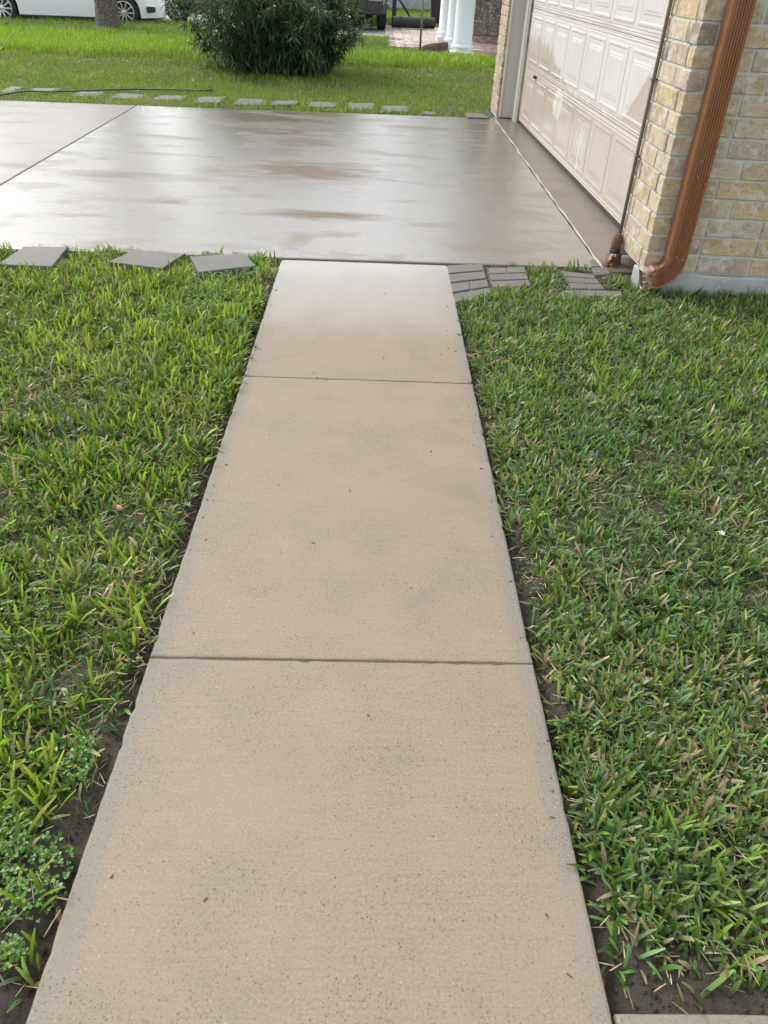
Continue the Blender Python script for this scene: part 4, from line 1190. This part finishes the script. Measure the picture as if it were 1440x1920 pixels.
# tree with a rough trunk; its crown is above the picture
def tree():
    tx, ty = G(203, 58)
    root = empty('shade_tree', (tx, ty, -0.05)); tag(root, 'tree with rough grey bark trunk standing in front of the white car', 'tree')
    rr = random.Random(8)
    rings = []; seg = 40
    for i in range(60):
        z = i / 59 * 4.0
        r0 = 0.245 - 0.018 * z + 0.09 * math.exp(-z * 6)
        ring = []
        for k in range(seg):
            a = 2 * math.pi * k / seg
            w = 0.03 * (float(vnoise(a * 5, z * 2.2, 1.6, 4, 3)) - 0.5) + 0.03 * math.sin(3 * a + z) * math.exp(-z)
            if k == seg - 1: w *= 0.5
            ring.append(((r0 + w) * math.cos(a) + 0.03 * z, (r0 + w) * math.sin(a), z))
        rings.append(ring)
    mb = MB(); mb.loft(rings, True, True)
    tips = []
    for k in range(9):
        a = k * 0.7 + rr.uniform(-.3, .3); s = Vector((0.1, 0, rr.uniform(3.2, 3.95)))
        e = Vector((math.cos(a) * rr.uniform(1.2, 2.3), math.sin(a) * rr.uniform(1.2, 2.3), rr.uniform(5.2, 7.2)))
        m = s.lerp(e, 0.5) + Vector((0, 0, 0.3))
        mb.tube([s, s.lerp(m, 0.5), m, m.lerp(e, .5), e], [0.10, 0.08, 0.055, 0.035, 0.015], 6)
        tips += [m, m.lerp(e, .5), e]
    mb.obj('trunk', m_bark, root, smooth=True)
    P = []; D = []
    for t in tips:
        for c in range(4):
            cc = t + Vector((rr.gauss(0, 0.5), rr.gauss(0, 0.5), rr.gauss(0.25, 0.35)))
            for _ in range(75):
                q = cc + Vector((rr.gauss(0, 0.28), rr.gauss(0, 0.28), rr.gauss(0, 0.22)))
                if q.z < 4.4: continue
                P.append(q); D.append((rr.gauss(0, 1), rr.gauss(0, 1), rr.gauss(-0.2, 0.6)))
    n = len(P); c = np.array((0.05, 0.09, 0.025))[None] * rng.uniform(0.6, 1.5, n)[:, None]
    leaf_cloud('crown', np.array(P), np.array(D), rng.uniform(0.08, 0.14, n), rng.uniform(0.04, 0.065, n), c, m_leaf, root, 0.2)
tree()

# ------------------------------------------------------------------ beyond the lawn: paved strip, patio
quad_sheet('street', [(-40, 22.3), (-2.6, 22.9), (-2.6, 30), (-40, 30)], -0.06, m_road)
quad_sheet('wet_street', [(-6.0, 23.0), (-2.6, 23.2), (-2.6, 27.5), (-6.0, 27.5)], -0.052, m_asphalt)
quad_sheet('neighbour_drive', [(-2.6, 22.2), (0.2, 22.4), (0.2, 33), (-2.6, 33)], -0.056, m_road)
patio = tag(empty('patio'), kind='structure')
MB().box(0.25, 6.0, 19.6, 27.2, -0.12, -0.03).obj('patio_bed', m_mortar_dark, patio)
tl = {}
for red in (0, 1):
    tl[red] = MB().box(0.008, 0.442, 0.008, 0.292, -0.05, 0.0).mesh('tile', m_tile_red if red else m_tile, bevel=0.006)
for j in range(25):
    for i in range(12):
        x = 0.26 + i * 0.45 + (0.225 if j % 2 else 0) - 0.1; y = 19.6 + j * 0.30
        if x + 0.4 > 5.2: continue
        link('tile', tl[1 if x > 2.0 else 0], patio, (x, y, -0.012 + random.uniform(-0.003, 0.003)))
MB().box(1.75, 6.0, 18.05, 19.6, -0.12, -0.02).obj('porch_floor', m_tile_red, patio)

# neighbour's porch: three white columns, grey basket-weave brick wall
porch = empty('neighbour_house', (2.3, 22.3, 0)); tag(porch, 'neighbouring house with grey basket weave brick wall and porch beam on white columns', 'house')
nwall = MB().box(0.0, 4.0, 0.012, 0.3, 0.14, 2.9).obj('porch_wall', m_mortar_dark, porch)
MB().box(0.0, 4.0, -0.05, 0.3, -0.1, 0.13).obj('wall_base', m_tile_red, porch, bevel=0.01)
bs = {}
BWW, BWH = 0.075, 0.225
def cell_brick(w, h, k):
    key = (w, h, k)
    if key not in bs: bs[key] = MB().box(0.004, w - 0.004, 0, 0.05, 0.004, h - 0.004).mesh('brick', m_brick_dark, bevel=0.004)
    return bs[key]
for r in range(6):
    for c in range(8):
        x = c * 0.225; z = 0.16 + r * 0.225
        if (r + c) % 2 == 0 or r == 0:
            for k in range(3): link('brick', cell_brick(BWW, BWH, 0), nwall, (x + k * BWW, random.uniform(-0.004, 0.002), z))
        else:
            for k in range(3): link('brick', cell_brick(BWH, BWW, 1), nwall, (x, random.uniform(-0.004, 0.002), z + k * BWW))
MB().box(-1.1, 4.0, -4.3, -3.95, 2.62, 2.9).box(-1.1, -0.75, -3.95, 0.3, 2.62, 2.9).obj('porch_beam', m_white, porch)
MB().box(-1.4, 4.2, -4.6, 0.4, 2.904, 2.98).obj('porch_roof', m_roof, porch)
cprof = [(0.215, 0.085), (0.215, 0.11), (0.235, 0.14), (0.235, 0.17), (0.215, 0.20), (0.202, 0.21), (0.202, 0.25), (0.192, 0.27), (0.188, 1.0), (0.165, 2.35), (0.17, 2.38), (0.17, 2.42), (0.185, 2.45), (0.20, 2.50)]
col_me = MB().lathe(cprof, 28).mesh('shaft', m_white, smooth=True, angle=R(35))
pl_me = MB().box(-0.235, 0.235, -0.235, 0.235, -0.06, 0.084).mesh('plinth', m_white, bevel=0.01)
ab_me = MB().box(-0.23, 0.23, -0.23, 0.23, 2.502, 2.615).mesh('capital', m_white, bevel=0.01)
for (cx, cy, lab) in ((1.72, 18.45, 'round white porch column at the front corner beside the split log'), (1.70, 20.2, 'round white porch column standing between two others'), (1.66, 22.3, 'round white porch column set farthest back, beside the black bin')):
    r0 = empty('porch_column', (cx, cy, 0)); tag(r0, lab, 'column', 'white porch columns')
    link('shaft', col_me, r0); link('plinth', pl_me, r0); link('capital', ab_me, r0)

# thin pole and split log at the patio corner
x, y = G(787, 98)
pt = empty('thin_pole', (x, y, -0.05)); tag(pt, 'thin grey metal pole stuck in the lawn beside the split log', 'pole')
MB().tube([(0, 0, -0.1), (0.005, 0, 1.0), (0.02, 0, 2.2)], 0.022, 8).obj('shaft', m_pole, pt, smooth=True)
MB().tube([(0, 0, 0.0), (0.0, 0, 0.09)], [0.035, 0.03], 8).obj('foot', m_blackmetal, pt)
x0, y0 = G(793, 101); x1, y1 = G(838, 98)
lg = empty('split_log', ((x0 + x1) / 2, (y0 + y1) / 2, 0.02)); tag(lg, 'weathered split log edging the grass beside the white columns', 'log')
rings = []
for k in range(9):
    t = k / 8; ring = []
    for m in range(9):
        a = m / 9 * 6.283
        r = 0.075 * (0.75 + 0.5 * float(vnoise(m * 1.7, t * 3, 1.0, 9, 2))) * (0.6 + 0.4 * math.sin(0.5 + t * 2.4))
        ring.append(((t - 0.5) * (x1 - x0) * 1.05, (t - 0.5) * (y1 - y0) + r * math.cos(a), 0.05 + r * math.sin(a) * 1.25 + 0.05 * t))
    rings.append(ring)
MB().loft(rings, True, True).obj('trunk_piece', m_log, lg)
for k in range(5):
    a = k * 0.9
    MB().tube([(-0.2 + 0.1 * k, 0.02, 0.09), (-0.22 + 0.11 * k, -0.05, 0.13 + 0.02 * (k % 2))], [0.02, 0.006], 5).obj('splinter', m_log, lg)

# black rolled mat, post with brace, bin
x0, y0 = G(735, 53); x1, y1 = G(814, 56)
L = math.hypot(x1 - x0, y1 - y0); ang = math.atan2(y1 - y0, x1 - x0)
roll = empty('rolled_mat', ((x0 + x1) / 2, (y0 + y1) / 2 + 0.15, 0), ang); tag(roll, 'thick black rolled mat lying on the pale patio', 'mat')
sp = []
for k in range(60):
    a = k * 0.42; r = 0.05 + 0.10 * k / 59; sp.append((r * math.cos(a), r * math.sin(a)))
mb = MB()
outer = [(x_, z_ + 0.155) for x_, z_ in sp] ; inner = [((r_ := math.hypot(x_, z_)) and x_ * (r_ - 0.012) / r_, z_ * (r_ - 0.012) / r_ + 0.155) for x_, z_ in sp]
prof = outer + inner[::-1]
mb.loft([[(s * L / 2, y_, z_) for y_, z_ in prof] for s in (-1, 1)], True, True)
mb.obj('roll', m_black, roll, smooth=True, angle=R(30))
for s in (-0.32, 0.3):
    MB().tube([(s * L, 0.158 * math.cos(a), 0.155 + 0.158 * math.sin(a)) for a in np.linspace(0, 6.283, 25)], 0.008, 5).obj('tie', m_blackmetal, roll)
px_, py_ = G(738, 47)
po = empty('braced_post', (px_, py_ + 0.1, 0)); tag(po, 'black square post with a diagonal brace behind the rolled mat', 'post')
MB().box(-0.06, 0.06, -0.06, 0.06, -0.05, 2.3).obj('post', m_blackmetal, po, bevel=0.006)
MB().tube([(0.05, 0.0, 0.75), (0.62, 0.05, 0.05)], 0.03, 8).obj('brace', m_blackmetal, po)
MB().box(-0.11, 0.11, -0.11, 0.11, -0.05, 0.03).obj('foot_plate', m_blackmetal, po, bevel=0.006)
bx_, by_ = G(815, 48)
bn = empty('wheelie_bin', (bx_ + 0.12, by_ + 0.1, 0)); tag(bn, 'tall black wheeled bin half hidden behind the white columns', 'bin')
MB().loft([[(-w, -w, z), (w, -w, z), (w, w, z), (-w, w, z)] for w, z in ((0.23, 0.06), (0.25, 0.3), (0.30, 0.98), (0.315, 1.0), (0.315, 1.04))]).obj('body', m_black, bn, bevel=0.01)
MB().loft([[(-0.32, -0.33, z), (0.32, -0.33, z), (0.32 - i, 0.33, z + 0.02), (-0.32 + i, 0.33, z + 0.02)] for z, i in ((1.045, 0), (1.085, 0.02))]).obj('lid', m_black, bn, bevel=0.008)
for s in (-1, 1):
    MB().lathe([(0.02, -0.025), (0.1, -0.025), (0.1, 0.025), (0.02, 0.025)], 16, Matrix.Translation((s * 0.27, 0.2, 0.1)) @ Matrix.Rotation(R(90), 4, 'Y')).obj('wheel', m_tyre, bn)

# low brick house across, just its foot in view
hx, hy = G(745, 10)
fh = empty('far_brick_house', (0, 37.0, 0)); tag(fh, 'low brick house foot beyond the far green lawn strip', 'house')
fw = MB().box(-3, 9, 0.012, 0.3, 0.35, 2.7).obj('wall', m_mortar_dark, fh)
for r in range(6):
    for c in range(26):
        x = -0.4 + c * 0.21 + (0.105 if r % 2 else 0)
        o = link('brick', cell_brick(0.205, 0.075, 2), fw, (x, random.uniform(-0.003, 0.003), 0.36 + r * 0.08))
MB().box(-3, 9, -0.05, 0.3, -0.1, 0.345).obj('foundation', m_footing, fh, bevel=0.01)
MB().add([(-3.5, -0.6, 2.7), (9.5, -0.6, 2.7), (9.5, 5, 2.7), (-3.5, 5, 2.7), (-3.5, 2.2, 4.2), (9.5, 2.2, 4.2)], [(0, 1, 5, 4), (2, 3, 4, 5), (0, 4, 3), (1, 2, 5), (0, 3, 2, 1)]).obj('roof', m_roof, fh)
def strip_grass():
    x, y = scatter(-0.9, 4.0, 27.0, 36.8, 500); n = len(x)
    c = np.array((0.13, 0.22, 0.028))[None] * rng.uniform(0.6, 1.4, n)[:, None]
    o = blade_mesh('far_grass', np.stack([x, y, np.full(n, -0.05)], -1), rng.uniform(0, 6.283, n), np.abs(rng.normal(0.35, 0.25, n)), rng.normal(0.5, 0.35, n), rng.uniform(0.08, 0.16, n), rng.uniform(0.012, 0.02, n), c * 0.8, c * 1.2, m_grass, 2, 0.3)
    tag(o, 'strip of bright grass between the patio and the far brick house', 'grass', kind='stuff')
strip_grass()
quad_sheet('far_lawn_soil', [(-0.9, 27.2), (8, 27.2), (8, 37.0), (-0.9, 37.0)], -0.05, m_soil)

# ------------------------------------------------------------------ vehicles
def wheel(parent, x, y, r, w, spokes, rimr):
    root = empty('wheel', (x, y, r), 0, parent)
    s = -1 if y < 0 else 1
    RX = Matrix.Rotation(R(-90) * s, 4, 'X')              # lathe axis z -> outward
    MB().lathe([(rimr, -w / 2), (r - 0.02, -w / 2), (r, -w / 2 + 0.02), (r, w / 2 - 0.02), (r - 0.02, w / 2), (rimr + 0.008, w / 2), (rimr, w / 2 - 0.01)], 40, RX, cap=False).obj('tyre', m_tyre, root, smooth=True, angle=R(40))
    mb = MB()
    mb.lathe([(rimr, -w / 2), (rimr, w / 2 - 0.006), (rimr - 0.014, w / 2 - 0.002), (rimr - 0.022, w / 2 - 0.02), (rimr - 0.03, -w / 2)], 40, RX, cap=False)
    for k in range(spokes):
        a = k * 2 * math.pi / spokes
        Mx = RX @ Matrix.Rotation(a, 4, 'Z')
        mb.add([tuple(Mx @ Vector(p)) for p in ((0.03, -0.018, w / 2 - 0.02), (rimr - 0.012, -0.024, w / 2 - 0.012), (rimr - 0.012, 0.004, w / 2 - 0.012), (0.03, 0.014, w / 2 - 0.02), (0.03, -0.018, w / 2 - 0.05), (rimr - 0.012, -0.024, w / 2 - 0.05), (rimr - 0.012, 0.004, w / 2 - 0.05), (0.03, 0.014, w / 2 - 0.05))],
               [(0, 1, 2, 3), (7, 6, 5, 4), (0, 4, 5, 1), (1, 5, 6, 2), (2, 6, 7, 3), (3, 7, 4, 0)])
    mb.lathe([(0.001, w / 2 - 0.012), (0.035, w / 2 - 0.016), (0.06, w / 2 - 0.022), (0.06, w / 2 - 0.06)], 16, RX, cap=False)
    mb.obj('rim', m_rim, root)
    MB().lathe([(0.001, 0.0), (rimr - 0.02, 0.0)], 24, RX @ Matrix.Translation((0, 0, w / 2 - 0.09)), cap=False).obj('brake_disc', m_blackmetal, root)

def interp(x, pts):
    return float(np.interp(x, [p[0] for p in pts], [p[1] for p in pts]))

def vehicle(name, label, loc, yaw, paint, L, Wd, wheels, r, belt, cabin, sill, rimr, spokes, rear_end=None, front_shape=0.32, arch=1.13):
    """x forward; wheels=(rear x, front x); belt=[(x,z)] top of the body side; cabin=[(x,z)] roof line"""
    root = empty(name, loc, yaw); tag(root, label, 'car')
    hw = Wd / 2
    xs = sorted(set(list(np.linspace(-L / 2, L / 2, 90)) + [w + s * r * arch * math.sin(t) for w in wheels for s in (-1, 1) for t in np.linspace(0.05, 1.57, 12)] + [L / 2 - d for d in (0.01, 0.03, 0.06, 0.1, 0.15)] + [-L / 2 + d for d in (0.01, 0.03, 0.06, 0.1)]))
    rings = []
    for x in xs:
        f = max(0, (x - (L / 2 - 0.75)) / 0.75); b = max(0, (-x - (L / 2 - 0.5)) / 0.5)
        w = hw * (1 - front_shape * f ** 2.6 - 0.16 * b ** 2.6)
        zb = sill + 0.03 * f + 0.06 * b ** 2
        for wx in wheels:
            d = abs(x - wx)
            if d < r * arch: zb = max(zb, r + math.sqrt(max(0, (r * arch) ** 2 - d * d)))
        zt = interp(x, belt)
        zb = min(zb, zt - 0.08)
        zm = zb + (zt - zb) * 0.55
        side = [(w - 0.05, zb + 0.0), (w - 0.012, zb + 0.015), (w - 0.004 + 0.0, zb + (zt - zb) * 0.25), (w, zm), (w - 0.012, zb + (zt - zb) * 0.72), (w - 0.03, zb + (zt - zb) * 0.9), (w - 0.07, zt), (w * 0.6, zt + 0.035), (0.0, zt + 0.045)]
        ring = [(x, -y, z) for y, z in side] + [(x, y, z) for y, z in side[::-1][1:]]
        rings.append(ring)
    mb = MB(); mb.loft(rings, False, True)
    mb.obj('body', paint, root, smooth=True, angle=R(38))
    # underbody and wheel wells
    MB().box(-L / 2 + 0.25, L / 2 - 0.30, -hw + 0.20, hw - 0.20, sill - 0.02, sill + 0.35).obj('underbody', m_black, root)
    u = MB()
    for wx in wheels: u.box(wx - r * 1.12, wx + r * 1.12, -hw + 0.24, hw - 0.24, sill, r * 2.1)
    u.obj('wheel_well', m_black, root)
    sk = MB()
    for s in (-1, 1): sk.box(wheels[0] + r * 1.2, wheels[1] - r * 1.2, min(s * (hw - 0.04), s * (hw - 0.10)), max(s * (hw - 0.04), s * (hw - 0.10)), sill - 0.035, sill + 0.02)
    sk.obj('side_skirt', m_black, root, bevel=0.01)
    # greenhouse
    cr = []
    cx = sorted(set(list(np.linspace(cabin[0][0], cabin[-1][0], 30)) + [p[0] for p in cabin]))
    for x in cx:
        zt = interp(x, cabin); zb = interp(x, belt) - 0.01
        t = max(0.0, zt - zb)
        wb = hw - 0.09; wt = hw - 0.09 - 0.30 * t
        side = [(wb, zb), (wb - 0.10 * t, zb + t * 0.4), (wt + 0.03, zb + t * 0.92), (wt - 0.06, zt), (0.0, zt + 0.02)]
        cr.append([(x, -y, z) for y, z in side] + [(x, y, z) for y, z in side[::-1][1:]])
    MB().loft(cr, False, True).obj('windows', m_glass, root, smooth=True, angle=R(40))
    # roof skin a little proud of the glass
    rr_ = []
    x0 = [p for p in cabin if p[1] > max(q[1] for q in cabin) - 0.10]
    for x in np.linspace(x0[0][0], x0[-1][0], 14):
        zt = interp(x, cabin); zb = interp(x, belt); t = zt - zb; wt = hw - 0.09 - 0.30 * t
        side = [(wt + 0.035, zt - 0.05), (wt - 0.05, zt + 0.008), (0.0, zt + 0.03)]
        rr_.append([(x, -y, z) for y, z in side] + [(x, y, z) for y, z in side[::-1][1:]])
    MB().loft(rr_, False, True).obj('roof', paint, root, smooth=True, angle=R(40))
    for wx in wheels:
        for s in (-1, 1): wheel(root, wx, s * (hw - 0.115), r, 0.21, spokes, rimr)
    # lamps, grille, mirrors, door seams
    zf = interp(L / 2 - 0.2, belt)
    for s in (-1, 1):
        MB().loft([[(L / 2 - 0.42, s * (hw - 0.10), zf - 0.10), (L / 2 - 0.42, s * (hw - 0.06), zf - 0.03), (L / 2 - 0.42, s * (hw - 0.25), zf - 0.02)],
                   [(L / 2 - 0.02, s * (hw - 0.33), zf - 0.16), (L / 2 - 0.02, s * (hw - 0.33), zf - 0.06), (L / 2 - 0.02, s * (hw - 0.55), zf - 0.06)]]).obj('headlight', m_lamp, root)
        Mf = Matrix.Translation((L / 2 - 0.30, s * (hw - 0.09), sill + 0.20)) @ Matrix.Rotation(s * R(-42), 4, 'Z')
        MB().box(-0.13, 0.11, -0.04, 0.04, -0.06, 0.05, Mf).obj('fog_light', m_black, root, bevel=0.02)
        MB().box(-0.12, 0.14, -0.05, 0.045, 0.055, 0.075, Mf).obj('fog_light_trim', m_chrome, root, bevel=0.004)
        MB().box(-0.09, 0.05, -0.10, 0.10, -0.05, 0.07, Matrix.Translation((wheels[1] - 0.55, s * (hw + 0.09), interp(wheels[1] - 0.5, belt) + 0.06))).obj('mirror', paint, root, bevel=0.03, seg=2)
        MB().box(-L / 2 - 0.005, -L / 2 + 0.12, min(s * (hw - 0.40), s * (hw - 0.15)), max(s * (hw - 0.40), s * (hw - 0.15)), 0.72, 0.86).obj('tail_light', m_rust, root, bevel=0.01)
        for dx in (0.75, -0.30):
            xx = dx
            MB().box(xx - 0.10, xx + 0.06, s * hw - 0.008, s * hw + 0.025, 0.78, 0.80).obj('door_handle', paint, root, bevel=0.006)
    MB().box(L / 2 - 0.05, L / 2 + 0.006, -0.42, 0.42, sill + 0.10, zf - 0.16).obj('grille', m_black, root, bevel=0.02)
    return root

# white hatchback on the street strip
fx, fy = -6.02, 21.75; yw = R(11); r = 0.325
carL, wb = 4.46, 2.70
wf, wr = carL / 2 - 0.93, carL / 2 - 0.93 - wb; hwid = 0.8975
# near side front wheel contact -> car centre
cxw = fx - (wf * math.cos(yw) + (hwid - 0.115) * math.sin(yw)); cyw = fy - (wf * math.sin(yw) - (hwid - 0.115) * math.cos(yw))
vehicle('white_hatchback', 'white hatchback with ten spoke alloy wheels parked behind the tree', (cxw, cyw, -0.055), yw, m_carwhite, carL, 2 * hwid, (wr, wf), r,
        [(-2.23, 0.72), (-2.1, 0.93), (-1.6, 0.98), (0.6, 0.90), (0.95, 0.88), (1.7, 0.78), (2.1, 0.66), (2.23, 0.52)],
        [(-2.08, 0.95), (-1.75, 1.28), (-1.1, 1.43), (-0.2, 1.46), (0.25, 1.40), (1.05, 0.90)], 0.20, 0.232, 10)
# charcoal sedan beyond the hatchback, its nose behind the shrub
yw2 = R(8); fx2, fy2 = G(335, 37)
wf2, hw2 = 4.5 / 2 - 0.9, 0.9
vehicle('dark_sedan', 'charcoal sedan parked beyond the white hatchback, nose hidden by the shrub',
        (fx2 - (wf2 * math.cos(yw2) + (hw2 - 0.115) * math.sin(yw2)), fy2 - (wf2 * math.sin(yw2) - (hw2 - 0.115) * math.cos(yw2)), -0.055), yw2, m_carblack, 4.5, 1.8, (wf2 - 2.7, wf2), 0.325,
        [(-2.25, 0.75), (-2.15, 0.98), (-1.5, 1.0), (0.7, 0.92), (1.0, 0.89), (1.7, 0.80), (2.1, 0.68), (2.25, 0.54)],
        [(-1.6, 1.0), (-1.0, 1.36), (-0.4, 1.44), (0.2, 1.40), (1.05, 0.91)], 0.20, 0.22, 5)
# dark pickup behind the shrub
yt = R(-84); TL = 5.9
cxt, cyt = -1.02, 27.6
truck = vehicle('dark_pickup', 'charcoal pickup truck with its nose to the lawn, mostly hidden behind the dark shrub', (cxt, cyt, -0.055), yt, m_carblack, TL, 1.98, (-TL / 2 + 1.15, TL / 2 - 0.95), 0.40,
        [(-2.95, 1.0), (-2.85, 1.22), (0.9, 1.20), (1.3, 1.16), (2.5, 1.08), (2.85, 0.98), (2.95, 0.80)],
        [(-0.95, 1.21), (-0.85, 1.80), (0.2, 1.86), (0.75, 1.80), (1.45, 1.16)], 0.38, 0.27, 6, front_shape=0.18)

for sg in (-1, 1):
    MB().box(TL / 2 - 0.03, TL / 2 + 0.012, min(sg * 0.42, sg * 0.76), max(sg * 0.42, sg * 0.76), 0.70, 0.745).obj('bumper_trim', m_chrome, truck, bevel=0.004)
